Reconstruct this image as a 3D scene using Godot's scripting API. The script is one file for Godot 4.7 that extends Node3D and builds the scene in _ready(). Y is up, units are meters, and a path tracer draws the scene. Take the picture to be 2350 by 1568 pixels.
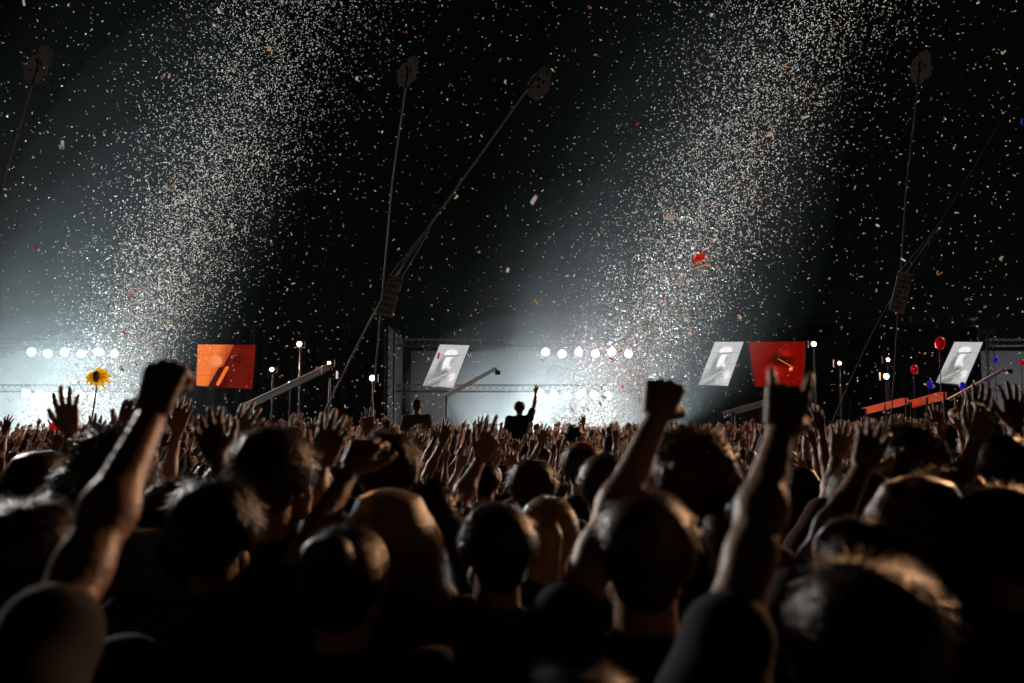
extends Node3D

# ---------------------------------------------------------------- measures of the photograph (its frame is 2350 x 1568 here)
const CX := 1175.0
const CY := 784.0
const FOC := 2154.0
const EYE := 1.98
const PITCH := 0.0954
const ZS := 50.0          # distance to the stage front

var rng := RandomNumberGenerator.new()
var mats := {}
var taken := {}
var used_labels := {}
var hands := {}
var heads := {}
var hairs := {}
var pose_cache := {}

func _ready():
	rng.seed = 4711
	setup_view()
	make_materials()
	build_ground()
	build_stages()
	build_screens()
	build_lamps()
	build_haze()
	build_shapes()
	build_front_people()
	build_crowd()
	build_props()
	build_confetti()

# ================================================================ view and light
func setup_view():
	var c := Camera3D.new()
	c.name = "camera"
	c.position = Vector3(0, EYE, 0)
	c.rotation = Vector3(PITCH, 0, 0)
	c.fov = 40.0
	c.near = 0.05
	c.far = 900.0
	var ca := CameraAttributesPhysical.new()
	ca.frustum_focal_length = 33.0
	ca.exposure_aperture = 2.6
	ca.frustum_focus_distance = 15.0
	c.attributes = ca
	add_child(c)
	c.current = true
	var e := Environment.new()
	e.background_mode = Environment.BG_SKY
	var sm := ProceduralSkyMaterial.new()
	sm.sky_top_color = Color(0.010, 0.012, 0.011)
	sm.sky_horizon_color = Color(0.030, 0.042, 0.042)
	sm.sky_curve = 0.12
	sm.ground_bottom_color = Color(0.01, 0.01, 0.01)
	sm.ground_horizon_color = Color(0.03, 0.04, 0.04)
	var sky := Sky.new()
	sky.sky_material = sm
	e.sky = sky
	e.background_energy_multiplier = 1.0
	e.tonemap_mode = Environment.TONE_MAPPER_LINEAR
	e.tonemap_exposure = 1.0
	e.sdfgi_enabled = true
	e.ssao_enabled = true
	e.ssil_enabled = true
	e.volumetric_fog_enabled = true
	e.volumetric_fog_density = 0.0
	var w := WorldEnvironment.new()
	w.name = "world"
	w.environment = e
	add_child(w)

func at(px: float, py: float, d: float) -> Vector3:
	var v := Vector3((px - CX) / FOC, (CY - py) / FOC, -1.0).rotated(Vector3.RIGHT, PITCH)
	return Vector3(0, EYE, 0) + v * (d / -v.z)

# ================================================================ materials
func mat(called: String, col: Color, rough := 0.8, metal := 0.0) -> StandardMaterial3D:
	var m := StandardMaterial3D.new()
	m.resource_name = called
	m.albedo_color = col.linear_to_srgb()
	m.roughness = rough
	m.metallic = metal
	mats[called] = m
	return m

func noise_tex(freq: float, lo: Color, hi: Color, normal := false, sd := 1, size := 256) -> NoiseTexture2D:
	var n := FastNoiseLite.new()
	n.seed = sd
	n.frequency = freq
	n.fractal_octaves = 4
	var t := NoiseTexture2D.new()
	t.width = size
	t.height = size
	t.seamless = true
	t.noise = n
	if normal:
		t.as_normal_map = true
		t.bump_strength = 6.0
	else:
		var g := Gradient.new()
		g.set_color(0, lo)
		g.set_color(1, hi)
		t.color_ramp = g
	return t

func make_materials():
	var skin_tex := noise_tex(0.02, Color(0.82, 0.80, 0.80), Color(1, 1, 1), false, 3)
	var cloth_tex := noise_tex(0.05, Color(0.66, 0.66, 0.66), Color(1, 1, 1), false, 5)
	var skin_n := noise_tex(0.06, Color.BLACK, Color.WHITE, true, 9)
	var cloth_n := noise_tex(0.09, Color.BLACK, Color.WHITE, true, 12)
	var hair_n := noise_tex(0.05, Color.BLACK, Color.WHITE, true, 31)
	var k := 0
	for c in [Color(0.56, 0.32, 0.21), Color(0.46, 0.25, 0.155), Color(0.62, 0.38, 0.27), Color(0.26, 0.14, 0.085)]:
		var m := mat("skin_%d" % k, c, 0.46)
		m.albedo_texture = skin_tex
		m.uv1_triplanar = true
		m.uv1_scale = Vector3(5, 5, 5)
		m.normal_enabled = true
		m.normal_texture = skin_n
		m.normal_scale = 0.35
		k += 1
	k = 0
	for c in cloth_colors():
		var m := mat("cloth_%d" % k, c, 0.9)
		m.albedo_texture = cloth_tex
		m.uv1_triplanar = true
		m.uv1_scale = Vector3(9, 9, 9)
		m.normal_enabled = true
		m.normal_texture = cloth_n
		m.normal_scale = 0.35
		m.rim_enabled = true
		m.rim = 0.3
		k += 1
	k = 0
	for c in hair_colors():
		var m := mat("hair_%d" % k, c, 0.38)
		m.normal_enabled = true
		m.normal_texture = hair_n
		m.normal_scale = 0.9
		m.uv1_triplanar = true
		m.uv1_scale = Vector3(22, 3, 22)
		k += 1
	mat("denim", Color(0.03, 0.04, 0.07), 0.9)
	var g := mat("grass", Color(0.05, 0.06, 0.03), 0.95)
	g.albedo_texture = noise_tex(0.03, Color(0.5, 0.45, 0.4), Color(1, 1, 1), false, 21, 512)
	g.uv1_triplanar = true
	g.uv1_world_triplanar = true
	g.uv1_scale = Vector3(0.3, 0.3, 0.3)
	mat("black_metal", Color(0.03, 0.03, 0.032), 0.5, 0.6)
	mat("steel", Color(0.35, 0.36, 0.37), 0.4, 0.9)
	mat("black_cloth", Color(0.015, 0.015, 0.016), 0.95)
	mat("stage_deck", Color(0.05, 0.05, 0.055), 0.6)
	mat("white_cyc", Color(0.30, 0.31, 0.32), 0.9)
	mat("pole_grey", Color(0.025, 0.025, 0.025), 0.6)
	mat("pole_black", Color(0.012, 0.012, 0.012), 0.7)
	mat("wood_stick", Color(0.30, 0.17, 0.07), 0.7)
	mat("card", Color(0.30, 0.31, 0.30), 0.9)
	mats.card.backlight_enabled = true
	mats.card.backlight = Color(0.45, 0.45, 0.44)
	mat("ink", Color(0.02, 0.02, 0.02), 0.9)
	mat("flag_cloth", Color(0.022, 0.022, 0.021), 0.95)
	mats.flag_cloth.backlight_enabled = true
	mats.flag_cloth.backlight = Color(0.15, 0.15, 0.146)
	mat("flag_mark", Color(0.02, 0.02, 0.02), 0.95)
	mat("red_cloth", Color(0.62, 0.02, 0.03), 0.8)
	mats.red_cloth.backlight_enabled = true
	mats.red_cloth.backlight = Color(0.9, 0.08, 0.10)
	mat("yellow_foil", Color(0.86, 0.55, 0.03), 0.6)
	mats.yellow_foil.backlight_enabled = true
	mats.yellow_foil.backlight = Color(0.97, 0.78, 0.12)
	mat("mauve_foil", Color(0.42, 0.36, 0.44), 0.5)
	mat("orange_cloth", Color(0.75, 0.22, 0.03), 0.85)
	mat("blue_band", Color(0.01, 0.16, 0.42), 0.6)
	mat("green_band", Color(0.02, 0.4, 0.08), 0.5)
	mat("cap_dark", Color(0.03, 0.03, 0.04), 0.9)
	mat("arm_grey", Color(0.13, 0.135, 0.135), 0.7)
	mat("awning", Color(0.30, 0.065, 0.02), 0.9)
	mats.awning.backlight_enabled = true
	mats.awning.backlight = Color(0.62, 0.20, 0.05)
	var p := mat("paper", Color(0.80, 0.80, 0.78), 0.7)
	p.vertex_color_use_as_albedo = true
	p.backlight_enabled = true
	p.backlight = Color(0.9, 0.9, 0.9)
	for q in [["paper_white", Color(0.80, 0.80, 0.78)], ["paper_gold", Color(0.66, 0.40, 0.14)], ["paper_red", Color(0.66, 0.03, 0.02)], ["paper_blue", Color(0.02, 0.08, 0.6)], ["paper_pink", Color(0.62, 0.34, 0.3)]]:
		var m := mat(q[0], q[1], 0.7)
		m.backlight_enabled = true
		m.backlight = m.albedo_color * 1.05
	var vc := mat("crowd_vertex", Color(1, 1, 1), 0.75)
	vc.vertex_color_use_as_albedo = true

func glow(called: String, c: Color, e: float) -> StandardMaterial3D:
	var m := mat(called, Color(0.02, 0.02, 0.02), 0.4)
	m.emission_enabled = true
	m.emission = c
	m.emission_energy_multiplier = e
	return m

func cloth_colors() -> Array:
	return [Color(0.02, 0.02, 0.022), Color(0.025, 0.035, 0.06), Color(0.06, 0.062, 0.06), Color(0.30, 0.30, 0.29), Color(0.10, 0.02, 0.02), Color(0.05, 0.07, 0.03), Color(0.50, 0.50, 0.49), Color(0.12, 0.10, 0.08), Color(0.14, 0.20, 0.26)]
const CLOTH := ["black", "navy", "charcoal", "grey", "dark red", "olive green", "white", "brown", "pale blue"]
func hair_colors() -> Array:
	return [Color(0.02, 0.014, 0.010), Color(0.06, 0.032, 0.016), Color(0.40, 0.28, 0.14), Color(0.14, 0.05, 0.02), Color(0.22, 0.21, 0.20)]
const HAIRC := ["black", "brown", "blond", "reddish", "grey"]

# ================================================================ small mesh helpers
func st_new() -> SurfaceTool:
	var s := SurfaceTool.new()
	s.begin(Mesh.PRIMITIVE_TRIANGLES)
	return s

func tri(s: SurfaceTool, a: Vector3, b: Vector3, c: Vector3):
	s.add_vertex(a); s.add_vertex(c); s.add_vertex(b)

func quad(s: SurfaceTool, a: Vector3, b: Vector3, c: Vector3, d: Vector3):   # counter-clockwise seen from the front
	tri(s, a, b, c)
	tri(s, a, c, d)

func box(s: SurfaceTool, c: Vector3, size: Vector3, basis := Basis()):
	s.set_smooth_group(-1)
	var h := size / 2.0
	var p := []
	for i in 8:
		p.append(c + basis * Vector3(h.x if i & 1 else -h.x, h.y if i & 2 else -h.y, h.z if i & 4 else -h.z))
	for f in [[0, 2, 3, 1], [4, 5, 7, 6], [0, 4, 6, 2], [1, 3, 7, 5], [0, 1, 5, 4], [2, 6, 7, 3]]:
		quad(s, p[f[0]], p[f[1]], p[f[2]], p[f[3]])

func tube(s: SurfaceTool, pts: Array, rad, sides := 8, caps := true):
	s.set_smooth_group(0)
	var rings := []
	var up := Vector3(0.13, 0.31, 0.94).normalized()
	for i in pts.size():
		var t: Vector3 = (pts[mini(i + 1, pts.size() - 1)] - pts[maxi(i - 1, 0)]).normalized()
		var u := t.cross(up).normalized()
		var v := u.cross(t).normalized()
		var r: float = rad[i] if rad is Array else rad
		var ring := []
		for k in sides:
			var a := TAU * k / sides
			ring.append(pts[i] + (u * cos(a) + v * sin(a)) * r)
		rings.append(ring)
	for i in pts.size() - 1:
		for k in sides:
			var l := (k + 1) % sides
			quad(s, rings[i][k], rings[i + 1][k], rings[i + 1][l], rings[i][l])
	if caps:
		s.set_smooth_group(-1)
		for k in range(1, sides - 1):
			tri(s, rings[0][0], rings[0][k], rings[0][k + 1])
			tri(s, rings[-1][0], rings[-1][k + 1], rings[-1][k])

func lathe(s: SurfaceTool, at_: Transform3D, prof: Array, sides := 16):       # prof: [radius, height] up the y axis of at_
	s.set_smooth_group(0)
	for i in prof.size() - 1:
		for k in sides:
			var a := TAU * k / sides
			var b := TAU * (k + 1) / sides
			var p0 := at_ * Vector3(prof[i][0] * cos(a), prof[i][1], prof[i][0] * sin(a))
			var p1 := at_ * Vector3(prof[i][0] * cos(b), prof[i][1], prof[i][0] * sin(b))
			var p2 := at_ * Vector3(prof[i + 1][0] * cos(b), prof[i + 1][1], prof[i + 1][0] * sin(b))
			var p3 := at_ * Vector3(prof[i + 1][0] * cos(a), prof[i + 1][1], prof[i + 1][0] * sin(a))
			if prof[i + 1][0] > 1e-5: tri(s, p0, p3, p2)
			if prof[i][0] > 1e-5: tri(s, p0, p2, p1)

func numbered(called: String) -> String:
	var n: int = taken.get(called, 0)
	taken[called] = n + 1
	return called if n == 0 else "%s_%03d" % [called, n]

func put(called: String, s, m: Material, parent: Node3D = null) -> MeshInstance3D:
	var o := MeshInstance3D.new()
	if s is SurfaceTool:
		s.generate_normals()
		o.mesh = s.commit()
	else:
		o.mesh = s
	o.material_override = m
	o.name = called if parent else numbered(called)
	if parent: parent.add_child(o, true)
	else: add_child(o, true)
	return o

func thing(called: String, label: String, category: String, where := Vector3.ZERO, group := "") -> Node3D:
	var o := Node3D.new()
	o.name = numbered(called)
	o.position = where
	add_child(o, true)
	return tag(o, label, category, group)

func tag(o: Node3D, label: String, category: String, group := "") -> Node3D:
	o.set_meta("label", label)
	o.set_meta("category", category)
	if group: o.set_meta("group", group)
	return o

func structure(o: Node3D) -> Node3D:
	o.set_meta("kind", "structure")
	return o

# ================================================================ ground
func build_ground():
	var s := st_new()
	for i in 20:
		for j in 20:
			var x0 := -200.0 + i * 20; var z0 := -300.0 + j * 20
			quad(s, Vector3(x0, 0, z0 + 20), Vector3(x0 + 20, 0, z0 + 20), Vector3(x0 + 20, 0, z0), Vector3(x0, 0, z0))
	structure(put("ground", s, mats.grass))

# ================================================================ stages
func truss(s: SurfaceTool, a: Vector3, b: Vector3, w: float, r := 0.03):
	var t := (b - a).normalized()
	var u := t.cross(Vector3(0.2, 0.1, 1) if absf(t.z) < 0.9 else Vector3(0, 1, 0.1)).normalized() * w * 0.5
	var v := u.cross(t).normalized() * w * 0.5
	var n := maxi(2, int((b - a).length() / w))
	var c := [u + v, -u + v, -u - v, u - v]
	for k in 4:
		tube(s, [a + c[k], b + c[k]], r, 5)
	for i in n:
		var p := a.lerp(b, float(i) / n)
		var q := a.lerp(b, float(i + 1) / n)
		for k in 4:
			tube(s, [p + c[k], q + c[(k + 1) % 4]], r * 0.6, 4, false)

func build_stages():
	# three lit bays of one long front; x of the bays' middles
	var bays := [[-26.4, "white smoky stage bay with yellow flower held up before it"], [0.8, "white smoky stage bay between the pale leaning screens"], [33.0, "white lit stage bay beside the far pale screen, cut by the picture's edge"]]
	for b in bays:
		var x: float = b[0]
		var t := thing("stage", b[1], "stage", Vector3(x, 0, -ZS))
		var s := st_new()
		box(s, Vector3(0, 0.55, -4.2), Vector3(15.0, 1.1, 8.4))
		put("deck", s, mats.stage_deck, t)
		s = st_new()
		box(s, Vector3(0, 4.0, -7.6), Vector3(14.0, 5.8, 0.2))
		put("back_wall", s, mats.black_cloth, t)
		for sx in [-1, 1]:
			s = st_new()
			truss(s, Vector3(7.4 * sx, 1.1, -0.4), Vector3(7.4 * sx, 7.6, -0.4), 0.5)
			put("truss_tower", s, mats.black_metal, t)
			s = st_new()
			box(s, Vector3(7.6 * sx, 4.4, -4.4), Vector3(0.12, 6.6, 6.9))
			put("side_curtain", s, mats.black_cloth, t)
		for h in [6.45, 3.95]:
			s = st_new()
			truss(s, Vector3(-7.1, h + 0.35, -0.95), Vector3(7.1, h + 0.35, -0.95), 0.35, 0.022)
			put("lamp_truss", s, mats.black_metal, t)
		s = st_new()
		box(s, Vector3(0, 0.56, 0.03), Vector3(14.9, 1.0, 0.06))
		put("skirt", s, mats.black_cloth, t)
	# dark wings between the bays, on which the screens hang
	for w in [[-12.8, 11.6, "black curtain wing between the white stage bay and the pale screen"], [16.9, 17.0, "black curtain wing behind the red screen"]]:
		var t := thing("stage_wing", w[2], "stage wing", Vector3(w[0], 0, -ZS - 1.4))
		var s := st_new()
		var n := 60
		for i in n:
			var xa: float = -0.5 * w[1] + w[1] * i / n
			var xb: float = -0.5 * w[1] + w[1] * (i + 1) / n
			quad(s, Vector3(xa, 0, 0.12 * sin(i * 1.7)), Vector3(xb, 0, 0.12 * sin((i + 1) * 1.7)), Vector3(xb, 7.6, 0.12 * sin((i + 1) * 1.7)), Vector3(xa, 7.6, 0.12 * sin(i * 1.7)))
		put("curtain", s, mats.black_cloth, t)
		s = st_new()
		truss(s, Vector3(-0.5 * w[1], 7.9, 0.4), Vector3(0.5 * w[1], 7.9, 0.4), 0.45)
		put("header_truss", s, mats.black_metal, t)

func stage_lamp(px: float, py: float, tint: Color, e: float, aim: Vector3, label: String, group: String, spread := 50.0):
	var p := at(px, py, ZS + 0.7)
	var t := thing("stage_lamp", label, "stage lamp", p, group)
	t.look_at_from_position(p, aim, Vector3.UP)
	var s := st_new()
	var along := Transform3D(Basis(Vector3.RIGHT, -PI / 2), Vector3.ZERO)       # y of the profile runs to -z
	lathe(s, along, [[0.0, -0.36], [0.14, -0.36], [0.22, -0.26], [0.22, -0.05], [0.24, 0.0], [0.24, 0.06], [0.225, 0.06], [0.215, 0.02]], 16)
	put("housing", s, mats.black_metal, t)
	s = st_new()
	lathe(s, along, [[0.215, 0.021], [0.15, 0.036], [0.0, 0.044]], 16)
	if not mats.has("lens" + tint.to_html()): glow("lens" + tint.to_html(), tint, 6.0)
	put("lens", s, mats["lens" + tint.to_html()], t)
	s = st_new()
	tube(s, [Vector3(-0.3, 0, -0.02), Vector3(-0.31, 0.25, 0.02), Vector3(-0.15, 0.38, 0.05), Vector3(0.15, 0.38, 0.05), Vector3(0.31, 0.25, 0.02), Vector3(0.3, 0, -0.02)], 0.018, 6)
	put("yoke", s, mats.black_metal, t)
	var l := SpotLight3D.new()
	l.name = "beam"
	l.position = Vector3(0, 0, -0.12)
	l.light_color = tint
	l.light_energy = e
	l.light_size = 0.26
	l.spot_range = 120
	l.spot_angle = spread
	l.spot_attenuation = 2
	l.spot_angle_attenuation = 0.8
	l.shadow_enabled = true
	t.add_child(l, true)

func spot(t: Node3D, pos: Vector3, target: Vector3, c: Color, e: float, ang: float, size: float):
	var l := SpotLight3D.new()
	l.name = "beam"
	l.light_color = c
	l.light_energy = e
	l.light_size = size
	l.spot_range = 120
	l.spot_angle = ang
	l.spot_attenuation = 2
	l.spot_angle_attenuation = 0.8
	l.shadow_enabled = true
	t.add_child(l, true)
	l.look_at_from_position(t.to_global(pos), target, Vector3(0, 0, 1) if absf((target - t.to_global(pos)).normalized().y) > 0.9 else Vector3.UP)

func added_beam_lamp(p: Vector3, target: Vector3, c: Color, e: float, label: String):
	var t := thing("added_beam_lamp", label, "beam lamp", p, "added unseen beam lamps before the stages")
	var d := (target - p).normalized()
	var x := d.cross(Vector3(0, 0, 1)).normalized()
	var b := Basis(x, d, x.cross(d))
	var s := st_new()
	box(s, Vector3(0, 0.08, 0), Vector3(0.42, 0.16, 0.36))
	put("base", s, mats.black_metal, t)
	s = st_new()
	lathe(s, Transform3D(b, Vector3(0, 0.42, 0)), [[0.0, -0.2], [0.12, -0.2], [0.15, 0.0], [0.17, 0.22], [0.15, 0.22], [0.14, 0.17]], 14)
	put("housing", s, mats.black_metal, t)
	s = st_new()
	lathe(s, Transform3D(b, Vector3(0, 0.42, 0)), [[0.14, 0.17], [0.08, 0.185], [0.0, 0.19]], 14)
	if not mats.has("added_beam_lens"): glow("added_beam_lens", c, 8.0)
	put("lens", s, mats.added_beam_lens, t)
	spot(t, Vector3(0, 0.42, 0) + d * 0.27, target, c, e, 30.0, 0.13)

func light_tower(p: Vector3, h: float, target: Vector3, c: Color, e: float, label: String):
	var t := thing("lighting_tower", label, "lighting tower", p)
	var s := st_new()
	truss(s, Vector3.ZERO, Vector3(0, h, 0), 0.6)
	put("mast", s, mats.black_metal, t)
	glow("tower_lens" + label.left(3), c, 10.0)
	var d := (target - (p + Vector3(0, h, 0))).normalized()
	for k in 2:
		var at_ := Vector3((k - 0.5) * 1.1, h + 0.1, 0) + d * 0.4
		var x := d.cross(Vector3.UP).normalized()
		var b := Basis(x, d, x.cross(d))
		s = st_new()
		lathe(s, Transform3D(b, at_), [[0.0, -0.34], [0.2, -0.34], [0.3, 0.0], [0.36, 0.1], [0.33, 0.1], [0.3, 0.02]], 18)
		var hs := put("lamp", s, mats.black_metal, t)
		s = st_new()
		lathe(s, Transform3D(b, at_), [[0.3, 0.02], [0.15, 0.05], [0.0, 0.06]], 18)
		put("lens", s, mats["tower_lens" + label.left(3)], hs)
		spot(t, at_ + d * 0.16, target, c, e * 0.5, 48.0, 0.3)

func build_lamps():
	var cool := Color(0.88, 0.97, 1.0)
	var pink := Color(1.0, 0.84, 0.86)
	var where := ["first", "second", "third", "fourth", "fifth", "last"]
	for b in [[168.0, "yellow flower stage bay", 0], [1347.0, "stage bay between the pale screens", 1], [2504.0, "stage bay past the far pale screen", 2]]:
		for k in 6:
			var x: float = b[0] + (k - 2.5) * 38.0
			var tint: Color = pink if b[2] == 1 and k != 1 else cool
			stage_lamp(x, 808 + (k % 2) * 4, tint, 20.0, at(x + 60, 1010, 12), "%s lamp of the top row, %s" % [where[k], b[1]], "lamps of the upper row", 62)
			var x2: float = b[0] + (k - 2.5) * 31.0 - 30
			stage_lamp(x2, 903 + (k % 3) * 3, pink if (k + b[2]) % 3 == 1 and b[2] == 1 else cool, 9.0, at(x2 + 20, 1000, 14), "%s lamp of the low row, %s" % [where[k], b[1]], "lamps of the lower row", 62)
		# beam lamps added unseen before the stage to light the rising smoke and paper
		for k in 3:
			var bx: float = (b[0] - CX) / FOC * ZS - (4.0 if b[0] < 2000 else 1.0) + 3.2 * k
			added_beam_lamp(Vector3(bx, 0.0, -ZS + 2.9), Vector3(bx + 8.0 + k, 22.0, -ZS + 13.0), Color(0.92, 0.98, 1.0), 800.0, "%s added unseen beam lamp, %s" % [["first", "middle", "last"][k], b[1]])
		# broad white light panels added out of sight on the deck to brighten the smoke
		for k in 3:
			var wp := Vector3((b[0] - CX) / FOC * ZS - (8.6 if b[0] < 2000 else 3.0) + 4.6 * k, 1.16, -ZS - 3.4)
			var wt := thing("added_fill_panel", "%s added white fill panel, %s" % [["first", "middle", "last"][k], b[1]], "light panel", wp, "added fill panels hidden on the stage decks")
			var s := st_new()
			box(s, Vector3(0, 0.03, 0), Vector3(4.56, 0.12, 4.4))
			put("case", s, mats.black_metal, wt)
			s = st_new()
			box(s, Vector3(0, 0.10, 0), Vector3(4.48, 0.02, 4.3))
			if not mats.has("added_wash_glow"): glow("added_wash_glow", Color(0.93, 0.98, 1.0), 1.5)
			put("diffuser", s, mats.added_wash_glow, wt)
			var w := AreaLight3D.new()
			w.name = "wash"
			w.position = Vector3(0, 0.14, 0)
			w.rotation = Vector3(PI / 2, 0, 0)
			w.area_size = Vector2(4.48, 4.3)
			w.light_color = Color(0.93, 0.98, 1.0) if k != 0 or b[0] < 1000 else Color(1.0, 0.88, 0.92)
			w.light_energy = 10.0 if k == 0 and b[2] == 1 else 84.0
			w.area_range = 40
			w.shadow_enabled = true
			wt.add_child(w, true)
	# two lighting towers at the sides of the field, beyond the frame, warm
	light_tower(Vector3(-31, 0, -43), 16.0, Vector3(-2, 1.5, -10), Color(1.0, 0.97, 0.94), 900.0, "tall lighting tower standing beyond the fist side of the field")
	light_tower(Vector3(31, 0, -43), 15.0, Vector3(3, 1.5, -10), Color(1.0, 0.74, 0.53), 1000.0, "tall lighting tower standing beyond the ring lamps' side of the field")
	# floodlights on poles among the crowd
	var n := 0
	for f in [[688, 790, 40, 1.0, "tallest floodlight on a bent pole beside the orange screen"], [625, 848, 42, 0.7, "floodlight on a pole lowest under the orange screen's corner"], [756, 834, 38, 0.35, "small floodlight over the end of the grey jib arm"], [665, 880, 44, 0.35, "small floodlight just above the grey jib arm"], [855, 868, 36, 1.0, "bluish floodlight on a pole beside the long sign pole"], [1866, 790, 40, 1.0, "floodlight at the upper corner of the red screen"], [1925, 834, 38, 0.35, "small floodlight halfway between the red screen and the red ring lamps"], [2032, 864, 36, 1.0, "floodlight on a pole next to the second sign pole"], [2036, 826, 39, 0.4, "small floodlight under the second card sign"]]:
		var p := at(f[0], f[1], f[2])
		var t := thing("floodlight", f[4], "floodlight", Vector3(p.x, 0, p.z), "floodlights on poles over the crowd")
		var s := st_new()
		tube(s, [Vector3(0, 0, 0), Vector3(0.02, p.y * 0.5, 0), Vector3(0.03, p.y - 0.15, 0), Vector3(0.0, p.y + 0.02, 0.02)], 0.035, 6)
		put("pole", s, mats.black_metal, t)
		s = st_new()
		box(s, Vector3(0, p.y, -0.02), Vector3(0.42, 0.3, 0.16))
		put("housing", s, mats.black_metal, t)
		s = st_new()
		lathe(s, Transform3D(Basis(Vector3.RIGHT, PI / 2), Vector3(0, p.y, 0.062)), [[0.09 * sqrt(f[3]) + 0.015, 0.0], [0.07 * sqrt(f[3]), 0.02], [0.0, 0.03]], 12)
		var cold := n == 4
		var tint := Color(0.72, 0.93, 1.0) if cold else Color(1.0, 0.93, 0.82)
		if not mats.has("flood%s" % cold): glow("flood%s" % cold, tint, 14.0)
		put("lens", s, mats["flood%s" % cold], t)
		var l := SpotLight3D.new()
		l.name = "beam"
		l.light_color = tint if cold else Color(1.0, 0.72, 0.48)
		l.light_energy = 50.0 * f[3]
		l.light_size = 0.12
		l.spot_range = 90
		l.spot_angle = 70
		l.spot_attenuation = 2
		l.spot_angle_attenuation = 0.9
		l.shadow_enabled = true
		t.add_child(l, true)
		l.position = Vector3(0, p.y, 0.12)
		l.rotation = Vector3(-0.08, PI, 0)
		n += 1
	# ring lamps in red and blue by the far screen
	for r in [[2156, 788, 30, Color(1, 0.03, 0.0), 16, "red ring lamp with dark middle, highest beside the pale screen"], [2097, 848, 30, Color(1, 0.03, 0.02), 12, "small red ring lamp with dark middle, lower of the two red rings"], [2133, 882, 30, Color(0.02, 0.12, 1), 10, "small blue ring lamp under the red rings"], [2208, 886, 32, Color(0.1, 0.1, 0.9), 10, "violet blue ring lamp just under the pale screen"], [2284, 824, 36, Color(0.1, 0.1, 1), 8, "tiny blue ring lamp amid the confetti past the pale screen"], [2344, 832, 36, Color(1, 0.05, 0.1), 8, "tiny red ring lamp at the picture's edge"]]:
		var p := at(r[0], r[1], r[2])
		var rad: float = r[4] / FOC * r[2] * 0.85
		var t := thing("ring_lamp", r[5], "ring lamp", Vector3(p.x, 0, p.z), "coloured ring lamps on stands")
		var key := "ring" + (r[3] as Color).to_html()
		if not mats.has(key): glow(key, r[3], 0.10)
		var s := st_new()
		var pts := []
		for k in 21:
			pts.append(Vector3(0.75 * rad * cos(TAU * k / 20), p.y + rad * sin(TAU * k / 20), 0.03))
		tube(s, pts, rad * 0.13, 8, false)
		put("ring", s, mats[key], t)
		s = st_new()
		lathe(s, Transform3D(Basis(Vector3.RIGHT, PI / 2).scaled(Vector3(0.75, 1, 1)), Vector3(0, p.y, 0)), [[rad, -0.03], [rad, 0.0], [rad * 0.5, 0.012], [0.0, 0.016]], 18)
		put("disc", s, mats.black_metal, t)
		s = st_new()
		tube(s, [Vector3(0, 0, -0.04), Vector3(0, p.y, -0.04)], 0.016, 6)
		put("stand", s, mats.black_metal, t)
		var l := OmniLight3D.new()
		l.name = "glow"
		l.light_color = r[3]
		l.light_energy = 0.35
		l.omni_range = 40
		l.light_size = rad
		l.shadow_enabled = true
		l.position = Vector3(0, p.y, 0.22)
		t.add_child(l, true)

# ================================================================ screens
func px_disc(im: Image, cx: float, cy: float, rx: float, ry: float, c: Color, soft := 0.0):
	for y in range(maxi(0, int(cy - ry)), mini(im.get_height(), int(cy + ry) + 1)):
		for x in range(maxi(0, int(cx - rx)), mini(im.get_width(), int(cx + rx) + 1)):
			var d := Vector2((x - cx) / rx, (y - cy) / ry).length()
			if d < 1.0:
				var o := im.get_pixel(x, y)
				im.set_pixel(x, y, o.lerp(c, clampf((1.0 - d) / maxf(soft, 0.02), 0, 1) * c.a))

func px_line(im: Image, a: Vector2, b: Vector2, w: float, c: Color):
	var n := int(a.distance_to(b)) + 1
	for i in n + 1:
		var p := a.lerp(b, float(i) / n)
		px_disc(im, p.x, p.y, w, w, c, 0.5)

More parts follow.
